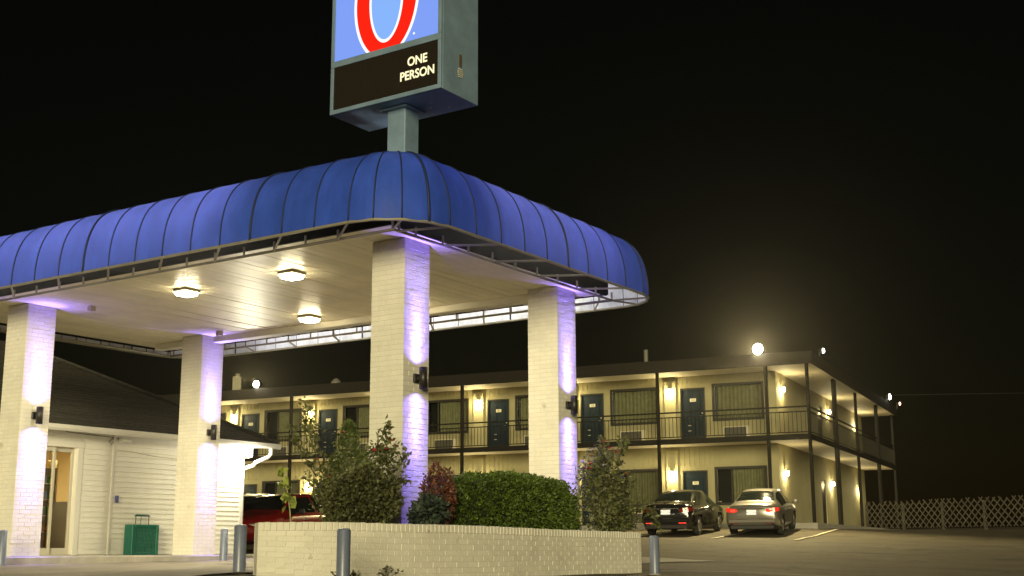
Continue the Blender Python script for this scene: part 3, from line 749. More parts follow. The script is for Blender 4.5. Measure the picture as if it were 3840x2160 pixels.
# snack shelves behind the glass
sh = thing('snack_shelf', 'metal snack shelf seen through the glass door', 'shelf', cw(-10.75-1.5,3.25,SLAB+.013), CROT)
SHM = mat('shelf_cream', (.55,.45,.28), .6)
for yy in (-.62,.58): MB().box(-.2,.2,yy,yy+.03,0,1.9).build('upright', SHM, sh)
MB().box(-.22,-.2,-.62,.61,0,1.9).build('back_panel', SHM, sh)
for i in range(6): MB().box(-.199,.2,-.59,.58,.12+i*.32,.14+i*.32).build('shelf_board', SHM, sh)
PCK = [mat('packet_%s' % n, c, .4) for n, c in (('red',(.5,.03,.02)),('orange',(.6,.18,.02)),('yellow',(.62,.42,.05)),('white',(.6,.58,.5)),('green',(.06,.22,.06)),('brown',(.10,.05,.03)),('black',(.02,.02,.02)),('blue',(.04,.10,.22)))]
pk = {}
for i in range(6):
    y = -.56
    while y < .50:
        w = random.choice((.10,.12,.15)); hgt = random.choice((.14,.18,.22)); m_ = random.choice(PCK)
        key = (w,hgt,m_.name)
        if key not in pk:
            q = MB(); q.add([(-.04,-w/2,0),(.05,-w/2,0),(.05,w/2,0),(-.04,w/2,0),(.0,-w/2+.005,hgt),(.02,-w/2+.005,hgt),(.02,w/2-.005,hgt),(.0,w/2-.005,hgt)],
                [(3,2,1,0),(4,5,6,7),(0,1,5,4),(1,2,6,5),(2,3,7,6),(3,0,4,7)]); pk[key] = q.mesh('snack_packet', m_)
        X, Y, Z = cw(-10.75-1.42, 3.25+y+w/2, SLAB+.013+.141+i*.32)
        tag(place('snack_packet', pk[key], None, (X,Y,Z), (0,0,CROT)), '%s snack packet on the %s shelf board behind the glass door' % (m_.name.split('_')[1], ('bottom','second','third','fourth','fifth','top')[i]), 'packet', 'snack packets on the office shelf')
        y += w + .012

# ------------------------------------------------------------------ motel
W_ = 1.584; SP = 4.392; NM = 7
G1 = EYE + .92; ZD1 = EYE + 4.21; ZD0 = EYE + 4.05; ZS = EYE + 6.92; ZF = EYE + 7.36
mo = thing('motel_building', 'two-storey beige motel block with dark railings and blue doors behind the lot', 'building', mw(0,0,G1), MROT, kind='thing')
def L(z): return z - G1
XL = -(W_ + NM*SP) - .3; YB = 21.4
# walkway slab and steps
mb = MB(); mb.bbox(XL,.15,-.18,W_,-.6,0,.02); mb.bbox(-W_,.15,W_,YB+.2,-.6,-.003,.02); mb.build('walkway_slab', CONC, mo)
# walls (front, side), both floors
def wall_panel(name, x0, x1, y0, y1, z0, z1, m): MB().box(x0,x1,y0,y1,z0,z1).build(name, m, mo)
# room modules along the front
DR = (.44, 1.49); WN = (1.79, 3.91)
Z2 = ZD1 + .06
RAIL = BROWN
def window(o, x0, x1, z0, z1, y, dark_frac, rev=False):
    f = MB(); b = .10
    f.box(x0,x1,y-.05,y+.02,z1-b,z1); f.box(x0,x1,y-.05,y+.02,z0,z0+b); f.box(x0,x0+b,y-.049,y+.02,z0+b,z1-b); f.box(x1-b,x1,y-.049,y+.02,z0+b,z1-b)
    xm = x0 + b + (x1-x0-2*b)*dark_frac
    f.box(xm-.02,xm+.02,y-.03,y+.02,z0+b,z1-b)
    w = f.build('window', WFRAME, o)
    # curtain folds right of the mullion, dark gap left of it
    rows = []
    n_ = 64
    for zz in (z0+b, z1-b):
        rows.append([(xm+.02+(x1-b-xm-.02)*i/n_, y+.10+.03*math.sin(i*1.1+x0)+.012*math.sin(i*2.7), zz) for i in range(n_+1)])
    MB().grid(rows).build('curtain', CURTAIN, w, True)
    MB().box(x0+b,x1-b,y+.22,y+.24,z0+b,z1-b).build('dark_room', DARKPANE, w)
    MB().box(xm+.02,x1-b,y-.006,y-.002,z0+b,z1-b).build('pane', WGLASS, w); MB().box(x0+b,xm-.02,y+.004,y+.008,z0+b,z1-b).build('pane', WGLASS, w)
    return w
def wall_with_holes(x0, x1, z0, z1, holes, y):
    """front wall as rectangular blocks around openings: holes (x0,x1,z0,z1) sorted in x"""
    m = MB(); x = x0
    for h in holes:
        m.box(x,h[0],y,y+.14,z0,z1)
        if h[2] > z0+.001: m.box(h[0],h[1],y,y+.14,z0,h[2])
        if h[3] < z1-.001: m.box(h[0],h[1],y,y+.14,h[3],z1)
        x = h[1]
    m.box(x,x1,y,y+.14,z0,z1)
    return m
SCN = emis('motel_sconce_glass', (1,.88,.60), 60)
ORD = ['first','second','third','fourth','fifth','sixth','seventh']
def motel_sconce(x, y, z, label, side=False, e=1., group='wall sconces of the motel'):
    o = thing('motel_sconce', label, 'sconce', mw(x,y,z), MROT + (math.pi/2 if side else 0), group)
    # local -y points out of the wall
    MB().bbox(-.045,.045,-.03,.0,.02,.16,.004).build('back_plate', BLACK, o)
    MB().lathe([(.02,.20),(.07,.16),(.075,.145),(.0,.145)], 14, org=(0,-.10,0)).build('cap', BLACK, o, True)
    MB().lathe([(.055,.14),(.062,.05),(.05,-.05),(.0,-.06)], 14, org=(0,-.10,0)).build('glass_jar', SCN, o, True)
    lamp('glow', 'POINT', o, (0,-.17,-.02), 92*e, (1,.80,.37), shadow_soft_size=.06)
for k in range(NM):
    p = -(W_ + (k+1)*SP)
    for up in (1,0):
        zf = L(Z2) if up else 0.; zt = L(ZS) if up else L(ZD0)
        x0, x1 = p-.13, p-.13+SP if k else -W_
        wt = 2.42; 
        holes = [(p+DR[0],p+DR[1],zf,zf+2.16),(p+WN[0],p+WN[1],zf+.76,zf+2.28)]
        wall_with_holes(x0, x1, zf, zt, holes, W_).build('wall', STUCCO, mo)
        # vertical board battens above the openings (upper trim)
        bt = MB()
        nb_ = 18
        for i in range(nb_):
            xx = p+.32+i*(3.75/nb_); bt.box(xx,xx+.02,W_-.012,W_-.001,zf+2.34,min(zt-.02,zf+2.95) if up else zt-.02)
        bt.build('battens', STUCCO, mo)
        # pilaster with rough stucco behind the lamp
        MB().bbox(p-.22,p+.28,W_-.08,W_-.001,zf,zt-.16,.012).build('pilaster', SIDESTUC, mo)
        # door with plate, lock and kick marks
        d = MB().bbox(p+DR[0]+.05,p+DR[1]-.05,W_+.03,W_+.075,zf+.012,zf+2.10,.006).build('door', DOORB, mo)
        jb = MB(); jb.box(p+DR[0],p+DR[0]+.05,W_-.02,W_+.1,zf,zf+2.16); jb.box(p+DR[1]-.05,p+DR[1],W_-.02,W_+.1,zf,zf+2.16); jb.box(p+DR[0]+.05,p+DR[1]-.05,W_-.021,W_+.1,zf+2.10,zf+2.16)
        jb.build('door_frame', WFRAME, mo)
        pn = MB()
        for (a,b,c,e) in ((.16,.44,.25,.85),(.56,.84,.25,.85),(.16,.44,1.0,1.85),(.56,.84,1.0,1.85)):
            pn.bbox(p+DR[0]+a,p+DR[0]+b,W_+.018,W_+.031,zf+c,zf+e,.008)
        pn.build('panel', DOORB, d)
        MB().box(p+DR[0]+.41,p+DR[0]+.66,W_+.010,W_+.017,zf+1.60,zf+1.73).build('number_plate', PLATE, d)
        num = (223-k) if up else (121-k)
        text_mesh('room_number', str(num), .11, BLACK, d, (p+DR[0]+.535, W_+.0095, zf+1.665), (math.pi/2,0,0), .0005)
        hd = MB(); hd.tube([(p+DR[1]-.14,W_+.03,zf+1.0),(p+DR[1]-.14,W_-.03,zf+1.0),(p+DR[1]-.26,W_-.03,zf+1.0)], .012, 6); hd.lathe([(0,-.0),(.028,-.0),(.03,.02)],10,'y',(p+DR[1]-.14,W_+.01,zf+1.12))
        hd.build('handle', BRASS, d)
        MB().box(p+DR[0]+.30,p+DR[0]+.45,W_+.012,W_+.018,zf+.62,zf+.65).build('kick_mark', BRASS, d)
        MB().box(p+DR[0]+.30,p+DR[0]+.45,W_+.012,W_+.018,zf+.40,zf+.43).build('kick_mark', BRASS, d)
        window(mo, p+WN[0], p+WN[1], zf+.76, zf+2.28, W_, random.choice((.26,.30,.34)) if (k in (3,4,5) or not up) else random.choice((.03,.05)))
        # through-wall air conditioner under the window
        ac = MB().bbox(p+2.22,p+3.30,W_-.10,W_-.001,zf+.06,zf+.52,.01).build('air_conditioner', ACB, mo)
        gr = MB()
        for i in range(9): gr.box(p+2.27,p+3.16,W_-.118,W_-.101,zf+.09+i*.045,zf+.12+i*.045)
        gr.build('grille', AC, ac)
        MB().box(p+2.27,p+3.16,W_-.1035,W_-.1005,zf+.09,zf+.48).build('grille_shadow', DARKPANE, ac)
        motel_sconce(p+.03, W_-.08, G1+zf+2.0, '%s floor wall sconce on the %s pilaster from the motel corner' % ('upper' if up else 'ground', ORD[k]))
# side wall
def side_holes(z0, z1, doors):
    m = MB(); y = W_+.14
    for (a,b) in doors:
        m.box(-W_-.14,-W_,y,a,z0,z1); m.box(-W_-.14,-W_,a,b,z0+2.1,z1); y = b
    m.box(-W_-.14,-W_,y,YB,z0,z1); return m
for up in (1,0):
    zf = L(Z2) if up else 0.; zt = L(ZS) if up else L(ZD0)
    side_holes(zf, zt, [(9.75,10.75)]).build('side_wall', SIDESTUC, mo)
    MB().bbox(-W_-.10,-W_-.04,9.76,10.74,zf+.01,zf+2.09,.005).build('side_door', WFRAME, mo)
    for yy, nm in ((2.5,'nearest the corner'),(12.0,'beside the side door'),(19.2,'at the far end')):
        motel_sconce(-W_, yy, G1+zf+(1.95 if up else 1.95), '%s floor sconce on the blank motel side wall, %s' % ('upper' if up else 'ground', nm), True, 1.)
    MB().box(XL,XL+.12,W_+.14,9,zf,zt).build('end_wall', STUCCO, mo)
MB().box(XL,-W_-.14,9,9.1,0,L(ZS)).build('rear_wall', STUCCO, mo)
# upper deck, soffit
MB().box(XL,.0,.0,W_,L(ZD0)+.02,L(ZD1)).build('deck', DECK, mo); MB().box(-W_,.0,W_,YB,L(ZD0)+.02,L(ZD1)-.002).build('deck', DECK, mo)
MB().box(XL,.06,-.06,0,L(ZD0)-.02,L(ZD1)+.03).build('deck_edge', BROWN, mo); MB().box(0,.06,.0,YB,L(ZD0)-.02,L(ZD1)+.029).build('deck_edge', BROWN, mo)
MB().box(XL,-.002,.002,W_-.002,L(ZD0),L(ZD0)+.018).build('soffit', SOFFIT2, mo); MB().box(-W_+.002,-.002,W_,YB,L(ZD0)+.001,L(ZD0)+.018).build('soffit', SOFFIT2, mo)
MB().box(XL,.20,-.20,W_-.002,L(ZS),L(ZS)+.02).build('soffit', SOFFIT2, mo); MB().box(-W_+.002,.20,W_-.001,YB+.2,L(ZS)+.001,L(ZS)+.021).build('soffit', SOFFIT2, mo)
MB().box(XL,.26,-.26,-.20,L(ZS)-.04,L(ZF)).build('fascia', BROWN, mo); MB().box(.20,.26,-.20,YB+.2,L(ZS)-.04,L(ZF)-.001).build('fascia', BROWN, mo)
MB().add([(XL,-.2,L(ZF)-.03),(.2,-.2,L(ZF)-.03),(.2,YB+.2,L(ZF)-.03),(XL,YB+.2,L(ZF)-.03),(XL,4.5,L(ZF)+.35),(-5,4.5,L(ZF)+.35),(-5,YB-2,L(ZF)+.35),(XL,YB-2,L(ZF)+.35)],
    [(0,1,5,4),(1,2,6,5),(2,3,7,6),(4,5,6,7)]).build('roof', TAR, mo)
# posts
pm_ = MB().bbox(-.06,.06,-.06,.06,0,L(ZS)-.001,.006).mesh('post', BROWN)
pf = [(-.0,.0)] + [(-(W_+i*SP),.0) for i in range(NM)] + [(.0,q) for q in (5.14,5.5,10.42,16.0,16.35,21.38)]
for (x,y) in pf: place('post', pm_, mo, (x,y-.001 if x else y,0) if False else (x,y,0))
# railings
bal = MB().box(-.009,.009,-.009,.009,L(ZD1)+.10,L(ZD1)+.90).mesh('baluster', BROWN)
def rail(a, b):
    a, b = Vector(a), Vector(b); n_ = max(2,int((b-a).length/.148)); ang = math.atan2(b.y-a.y,b.x-a.x)
    Lr = (b-a).length
    for z, r_ in ((1.07,.03),(.88,.02),(.10,.018)):
        MB().box(0,Lr,-.018,.018,L(ZD1)+z-r_,L(ZD1)+z+r_).build('rail', BROWN, mo, loc=(a.x,a.y,0), rot=(0,0,ang))
    return [(a+(b-a)*(i+.5)/n_) for i in range(n_)], ang
pts_ = []
xs_ = [0] + [-(W_+i*SP) for i in range(NM)]
for a, b in zip(xs_[:-1], xs_[1:]): pts_ += rail((a-.06,0),(b+.06,0))[0]
ys_ = [0,5.14,10.42,16.0,21.38]
for a, b in zip(ys_[:-1], ys_[1:]): pts_ += rail((0,a+.06),(0,b-.06))[0]
pts_.sort(key=lambda p: abs(p.x)+abs(p.y))
for p in pts_[:296]: place('baluster', bal, mo, (p.x,p.y,0))
rest = MB()
for p in pts_[296:]: rest.box(p.x-.009,p.x+.009,p.y-.009,p.y+.009,L(ZD1)+.10,L(ZD1)+.90)
if rest.v: rest.build('balusters', BROWN, mo)['kind'] = 'stuff'
# roof bits
tag(MB().lathe([(.09,0),(.09,.75),(.0,.76)],12).build('vent_pipe', GALV, loc=mw(-7.1,2.0,ZF+.1)), 'thin vent pipe rising from the motel roof near the bright floodlight', 'vent pipe')
tag(MB().lathe([(.28,0),(.24,.15),(.26,.2),(.22,.42),(.10,.55),(0,.58)],14).build('roof_vent', GALV, loc=mw(-23.1,3.0,ZF+.15)), 'squat domed vent on the motel roof above the rose bush', 'roof vent')
tag(MB().bbox(-.22,.22,-.2,.2,0,1.05,.03).lathe([(.12,1.05),(.12,1.2),(0,1.2)],12).build('chimney_stack', mat('pale_stack', (.26,.24,.17), .8, var=.1), loc=mw(-28.9,3.0,ZF+.1)), 'pale square stack on the motel roof beside the office column', 'chimney')

# floodlights
FLE = emis('flood_lens', (1,.95,.82), 220)
def floodlight(x, y, z, label, yaw, e, s=1., lens=FLE, tilt=-.5, spot=R(140)):
    o = thing('floodlight', label, 'floodlight', mw(x,y,z), MROT+yaw, 'roof-edge floodlights of the motel')
    MB().tube([(0,.12,-.30),(0,.12,.0)], .03, 8).build('bracket', BLACK, o)
    MB().bbox(-.20*s,.20*s,-.02,.13,-.13*s,.13*s,.02).build('housing', BLACK, o)
    MB().lathe([(.175*s,-.02),(.17*s,-.045),(.12*s,-.075),(.06*s,-.09),(0,-.095)], 20, 'y').build('lens', lens, o, True)
    if e: lamp('beam', 'SPOT', o, (0,-.16,-.02), e, (1,.80,.37), direction=(0,-1,tilt), spot_size=spot, spot_blend=.6, shadow_soft_size=.12)
    return o
floodlight(-1.77,-.30,EYE+7.55,'glaring floodlight on the motel roof edge near the building corner', 0, 9000, 1.1)
floodlight(-25.32,-.30,EYE+7.55,'bright floodlight on the motel roof edge beside the office roof', 0, 3200, .9)
FLS = emis('flood_lens_dim', (1,.90,.75), 14)
floodlight(.30,1.73,EYE+7.62,'small dim floodlight on the motel side roof, nearest the corner', math.pi/2, 25, .55, FLS)
floodlight(.30,18.9,EYE+7.62,'small floodlight at the far end of the motel side roof, brighter of the pair', math.pi/2, 250, .8, emis('flood_lens_mid',(.95,.95,.85),60))
floodlight(.30,22.4,EYE+7.62,'small reddish floodlight at the very end of the motel side roof', math.pi/2, 20, .5, emis('flood_lens_red',(1,.55,.35),10))
tag(MB().tube([mw(.2,21,EYE+7.95),mw(10,24,EYE+7.9),mw(30,30,EYE+9.0)], .018, 5).build('overhead_wire', BLACK), 'thin overhead wire leaving the far end of the motel roof', 'wire')
# ------------------------------------------------------------------ cars
TYRE = mat('tyre', (.015,.015,.015), .85); RIM = mat('alloy', (.45,.43,.40), .3, metal=.8)
CGLASS = mat('car_glass', (.012,.016,.015), .04, spec=.8); PLASTIC = mat('black_plastic', (.014,.013,.012), .6)
REDL2 = mat('tail_lens', (.30,.008,.006), .12, emit=(1,.03,.015), estr=.9); REDLIT = emis('tail_lit', (1,.06,.03), 2.2)
REDDULL = mat('tail_dull', (.20,.008,.006), .12, coat=.6)
PLT = mat('white_plate', (.80,.80,.76), .35, emit=(1,.97,.85), estr=.55); CHROME = mat('chrome', (.7,.68,.62), .12, metal=1)
HEADL = mat('headlamp', (.55,.55,.5), .08, coat=1)
STN = [(-2.42,.36,.74,.66,.77,.985,.66),(-2.36,.30,.78,.78,.86,1.035,.70),(-2.1,.24,.86,.87,.905,1.075,.735),(-1.62,.20,.90,.90,.92,1.11,.73),(-1.35,.20,.915,.905,.92,1.215,.66),
 (-.80,.20,.925,.905,.92,1.41,.575),(-.15,.20,.93,.905,.92,1.455,.585),(.40,.20,.925,.905,.92,1.435,.58),(.72,.20,.915,.905,.92,1.365,.585),(1.32,.20,.90,.90,.92,1.06,.70),(1.5,.20,.885,.90,.915,1.0,.71),
 (1.95,.21,.83,.87,.90,.93,.68),(2.25,.24,.74,.80,.85,.83,.63),(2.40,.32,.62,.62,.70,.68,.52)]
def _interp(x):
    xs = [s[0] for s in STN]; i = max(0,min(len(xs)-2,int(np.searchsorted(xs,x,'right'))-1)); u = (x-xs[i])/(xs[i+1]-xs[i])
    P = [np.array(STN[max(0,min(len(STN)-1,i+k))]) for k in (-1,0,1,2)]
    h = lambda p0,p1,p2,p3,u: .5*((2*p1)+(-p0+p2)*u+(2*p0-5*p1+4*p2-p3)*u*u+(-p0+3*p1-3*p2+p3)*u**3)
    lin = P[1]*(1-u)+P[2]*u
    return lin*.45 + h(*P,u)*.55
def car(name, label, x, y, rz, paint, roof_h=1., details='rear', lit=False, plate='A27 K6'):
    g = gz(x,y)
    # follow the slope of the lot
    fx, fy = math.cos(rz), math.sin(rz)
    pitch = math.atan2(gz(x+fx*1.4,y+fy*1.4)-gz(x-fx*1.4,y-fy*1.4), 2.8)
    o = thing(name, label, 'car', (x,y,g+.004), rz, 'cars parked on the motel lot'); o.rotation_euler = (0,-pitch,rz)
    X = list(np.linspace(-2.42,-2.1,6))+list(np.linspace(-2.02,2.2,54))+list(np.linspace(2.24,2.40,5))
    rows = []
    for xx in X:
        _,zb,zs,ws,wm,zt,wt = _interp(xx); zs = min(zs, zt-.03)
        h = [(0,zb),(ws*.93,zb),(ws,zb+.10),(wm*.995,zb+(zs-zb)*.42),(wm,zb+(zs-zb)*.68),(wm*.985,zs-.035),(wm*.965,zs)]
        for u in (.12,.4,.7,.92): h.append((wm*.965+(wt-wm*.965)*u+.02*math.sin(u*3.14), zs+(zt-.035-zs)*u))
        h += [(wt*.93,zt-.012),(wt*.7,zt),(wt*.35,zt+.012),(0,zt+.016)]
        h = [(a,(b if b < .93 else .93+(b-.93)*roof_h)) for a,b in h]
        rows.append([(xx,-a,b) for a,b in h]+[(xx,a,b) for a,b in h[::-1][1:]])
    m = len(rows[0]); H_ = 15
    body, gs, gw, gb, trimm = MB(), MB(), MB(), MB(), MB()
    for q in (body,gs,gw,gb,trimm): q.v = [p for r in rows for p in r]
    for i in range(len(X)-1):
        xc = (X[i]+X[i+1])/2
        for j in range(m-1):
            jj = j if j < H_-1 else 2*(H_-1)-1-j
            f = (i*m+j,i*m+j+1,(i+1)*m+j+1,(i+1)*m+j)
            zc = sum(rows[a//m][a%m][2] for a in f)/4
            dst = body
            if jj in (7,8,9) and (-1.30 < xc < -.13 or -.03 < xc < 1.18): dst = gs
            elif jj >= 11 and -1.55 < xc < -.80: dst = gb
            elif jj >= 11 and .70 < xc < 1.33: dst = gw
            elif jj in (1,2) and zc < .40: dst = trimm
            if jj in (1,2,3,4) and any((xc-w)**2+(zc-.34)**2 < .385**2 for w in (-1.42,1.38)): continue
            dst.f.append(f)
    ncol = len(X)-1
    body.f.append(tuple(range(m))[::-1]); body.f.append(tuple((ncol)*m+j for j in range(m)))
    def fin(q, nm, mt):
        used = sorted({i for f in q.f for i in f}); mp = {a:b for b,a in enumerate(used)}
        r = MB(); r.v = [q.v[i] for i in used]; r.f = [tuple(mp[i] for i in f) for f in q.f]
        return r.build(nm, mt, o, True, fixn=False)
    fin(body,'body',paint); fin(trimm,'sill_trim',PLASTIC); fin(gs,'side_windows',CGLASS); fin(gw,'windscreen',CGLASS); fin(gb,'rear_window',CGLASS)
    # inner block keeps the wheel wells dark
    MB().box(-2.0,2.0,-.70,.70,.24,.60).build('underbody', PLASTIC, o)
    tm = MB().lathe([(.20,-.09),(.30,-.10),(.33,-.07),(.335,0),(.33,.07),(.30,.10),(.20,.09)],24,'y').mesh('tyre', TYRE, True, False)
    rm = MB().lathe([(0,-.07),(.05,-.08),(.06,-.065),(.19,-.06),(.215,-.085),(.205,-.02),(.205,.06),(0,.06)],24,'y')
    for k in range(5):
        a = 2*math.pi*k/5
        rm.add([(math.cos(a+s*w)*r_, -.082, math.sin(a+s*w)*r_) for r_,w in ((.05,.5),(.205,.17)) for s in (-1,1)]+[(math.cos(a+s*w)*r_, -.05, math.sin(a+s*w)*r_) for r_,w in ((.05,.5),(.205,.17)) for s in (-1,1)],
               [(0,1,3,2),(0,2,6,4),(1,5,7,3)])
    rmm = rm.mesh('rim', RIM, False)
    for wx in (-1.42,1.38):
        for s in (-1,1):
            w = place('wheel', tm, o, (wx,s*.80,.335)); r = place('rim', rmm, w, (0,0,0), (0,0,0 if s<0 else math.pi))
    # rear details
    bx = -2.43
    lm = REDLIT if lit else REDDULL
    for s in (-1,1):
        MB().add([(bx+.015,s*.44,.83),(bx-.012,s*.62,.80),(bx+.03,s*.79,.80),(bx+.26,s*.895,.84),(bx+.24,s*.88,.95),(bx+.04,s*.77,.95),(bx-.005,s*.60,.93),(bx+.015,s*.44,.89)],
                 [(0,1,6,7),(1,2,5,6),(2,3,4,5)]).build('tail_lamp', REDL2 if lit else REDDULL, o, fixn=False)
        if lit: MB().bbox(bx-.022,bx-.004,min(s*.55,s*.70),max(s*.55,s*.70),.835,.885,.006).build('lit_bulb', REDLIT, o)
        MB().bbox(bx-.012,bx+.02,min(s*.44,s*.70),max(s*.44,s*.70),.43,.475,.006).build('bumper_reflector', REDLIT if not lit and details == 'rear' else REDDULL, o)  # black sedan's reflectors glow by themselves, in place of light thrown back
        MB().tube([(.95,s*.90,.97),(.93,s*1.0,1.0)], .02, 6).build('mirror_arm', PLASTIC, o)
        MB().bbox(.86,1.0,min(s*.98,s*1.12),max(s*.98,s*1.12),.95,1.08,.03).build('door_mirror', paint if lit else PLASTIC, o)
        for xx in (-.55,.45): MB().bbox(xx,xx+.17,min(s*.905,s*.935),max(s*.905,s*.935),.80,.825,.006).build('door_handle', CHROME, o)
        MB().bbox(2.28,2.37,min(s*.42,s*.72),max(s*.42,s*.72),.62,.72,.02).build('headlamp', HEADL, o)
    MB().bbox(bx-.02,bx+.01,-.16,.16,.73,.88,.003).build('number_plate', PLT, o)
    text_mesh('plate_number', plate, .11, mat('plate_ink',(.25,.27,.35),.5), o, (bx-.0215,0,.805), (math.pi/2,0,-math.pi/2), .0005)
    MB().bbox(bx-.008,bx+.03,-.46,.46,.905,.93,.006).build('trunk_garnish', CHROME, o)
    MB().bbox(bx-.02,bx+.10,-.74,.74,.24,.40,.03).build('rear_valance', PLASTIC, o)
    MB().bbox(bx-.035,bx+.10,-.80,.80,.44,.60,.035).build('rear_bumper', paint, o)
    MB().bbox(-1.60,-1.50,-.13,.13,1.125,1.15,.006).build('stop_lamp', REDDULL, o)
    return o
SILVER = mat('silver_paint', (.20,.19,.17), .30, metal=.5, coat=.5); BLK = mat('black_paint', (.012,.012,.013), .13, coat=.5)
REDP = mat('red_paint', (.24,.011,.009), .16); DKG = mat('dark_green_paint', (.012,.014,.012), .45, spec=.15)
def from_rear(xr, yr, hdg, d=2.42): return xr+math.sin(hdg)*d, yr+math.cos(hdg)*d
h1 = R(20); x_, y_ = from_rear(8.02,42.9,h1)
car('parked_car','silver sedan with lit red tail lamps and white plate near the motel corner',x_,y_,math.pi/2-h1,SILVER,1.1,lit=True)
h2 = R(23); x_, y_ = from_rear(5.15,43.0,h2)
car('parked_car','shiny black sedan parked between the rose bush and the silver sedan',x_,y_,math.pi/2-h2,BLK,1.08)
car('parked_car','dark red car half hidden behind the rose bush and planter',-6.0,34.0,R(-113),REDP,1.05,'side')
car('parked_car','dark car barely visible behind the red car beside the office corner',-7.9,39.5,R(-113),DKG,1.05,'side')

# ------------------------------------------------------------------ plants
def leafmat(name, c, var=.45):
    if name in MATS: return MATS[name]
    m = bpy.data.materials.new(name); m.use_nodes = True; MATS[name] = m; nt = m.node_tree; b = nt.nodes['Principled BSDF']
    b.inputs['Roughness'].default_value = .5
    geo = nt.nodes.new('ShaderNodeNewGeometry'); n = nt.nodes.new('ShaderNodeTexNoise'); n.inputs['Scale'].default_value = 9; n.inputs['Detail'].default_value = 3
    nt.links.new(geo.outputs['Position'], n.inputs['Vector'])
    r = nt.nodes.new('ShaderNodeMapRange'); r.inputs[1].default_value=.3; r.inputs[2].default_value=.7; r.inputs[3].default_value=1-var; r.inputs[4].default_value=1+var
    nt.links.new(n.outputs[0], r.inputs[0])
    rp = nt.nodes.new('ShaderNodeMapRange'); rp.inputs[3].default_value=.55; rp.inputs[4].default_value=1.5
    nt.links.new(geo.outputs['Random Per Island'], rp.inputs[0])
    mu = nt.nodes.new('ShaderNodeMath'); mu.operation='MULTIPLY'; nt.links.new(r.outputs[0],mu.inputs[0]); nt.links.new(rp.outputs[0],mu.inputs[1])
    v = nt.nodes.new('ShaderNodeVectorMath'); v.operation='SCALE'; v.inputs[0].default_value=c; nt.links.new(mu.outputs[0],v.inputs['Scale'])
    nt.links.new(v.outputs[0], b.inputs['Base Color'])
    t = nt.nodes.new('ShaderNodeBsdfTranslucent'); nt.links.new(v.outputs[0], t.inputs[0])
    x = nt.nodes.new('ShaderNodeMixShader'); x.inputs[0].default_value=.25
    nt.links.new(b.outputs[0],x.inputs[1]); nt.links.new(t.outputs[0],x.inputs[2]); nt.links.new(x.outputs[0],nt.nodes['Material Output'].inputs[0])
    return m
def leaves(mb, P, size, ratio=.55, up=.35, jit=.4, N=None):
    """P: n x 3 positions; each leaf a folded diamond"""
    n = len(P)
    d = rng.normal(size=(n,3)); 
    if N is not None: d = d*.7 + N
    d[:,2] += up*rng.normal(size=n); d /= np.linalg.norm(d,axis=1)[:,None]
    a = rng.normal(size=(n,3)); s = np.cross(d,a); s /= np.linalg.norm(s,axis=1)[:,None]; nn = np.cross(d,s)
    L_ = size*(1+jit*(rng.random(n)-.5)*2)[:,None]
    o = len(mb.v)
    v0 = P; v1 = P+d*L_*.5+s*L_*ratio*.5+nn*L_*.08; v2 = P+d*L_; v3 = P+d*L_*.5-s*L_*ratio*.5+nn*L_*.08
    V = np.stack([v0,v1,v2,v3],1).reshape(-1,3)
    mb.v += [tuple(p) for p in V.tolist()]
    mb.f += [(o+4*i,o+4*i+1,o+4*i+2,o+4*i+3) for i in range(n)]
STEM = mat('cane_bark', (.06,.06,.03), .8)
def blossom(o, p, s, m, nm='flower'):
    q = MB()
    for k in range(9):
        a = 2*math.pi*k/9+random.random(); t = .3+.9*random.random(); r = s*(.6+.5*random.random())
        d = Vector((math.cos(a)*math.cos(t),math.sin(a)*math.cos(t),math.sin(t))); u = d.cross(Vector((0,0,1))).normalized()
        q.add([Vector(p), Vector(p)+d*r*.6+u*r*.5, Vector(p)+d*r, Vector(p)+d*r*.6-u*r*.5],[(0,1,2,3)])
    q.build(nm, m, o, fixn=False)
PETAL = mat('red_petals', (.36,.03,.045), .6); PETALW = mat('pale_petals', (.7,.68,.6), .6)
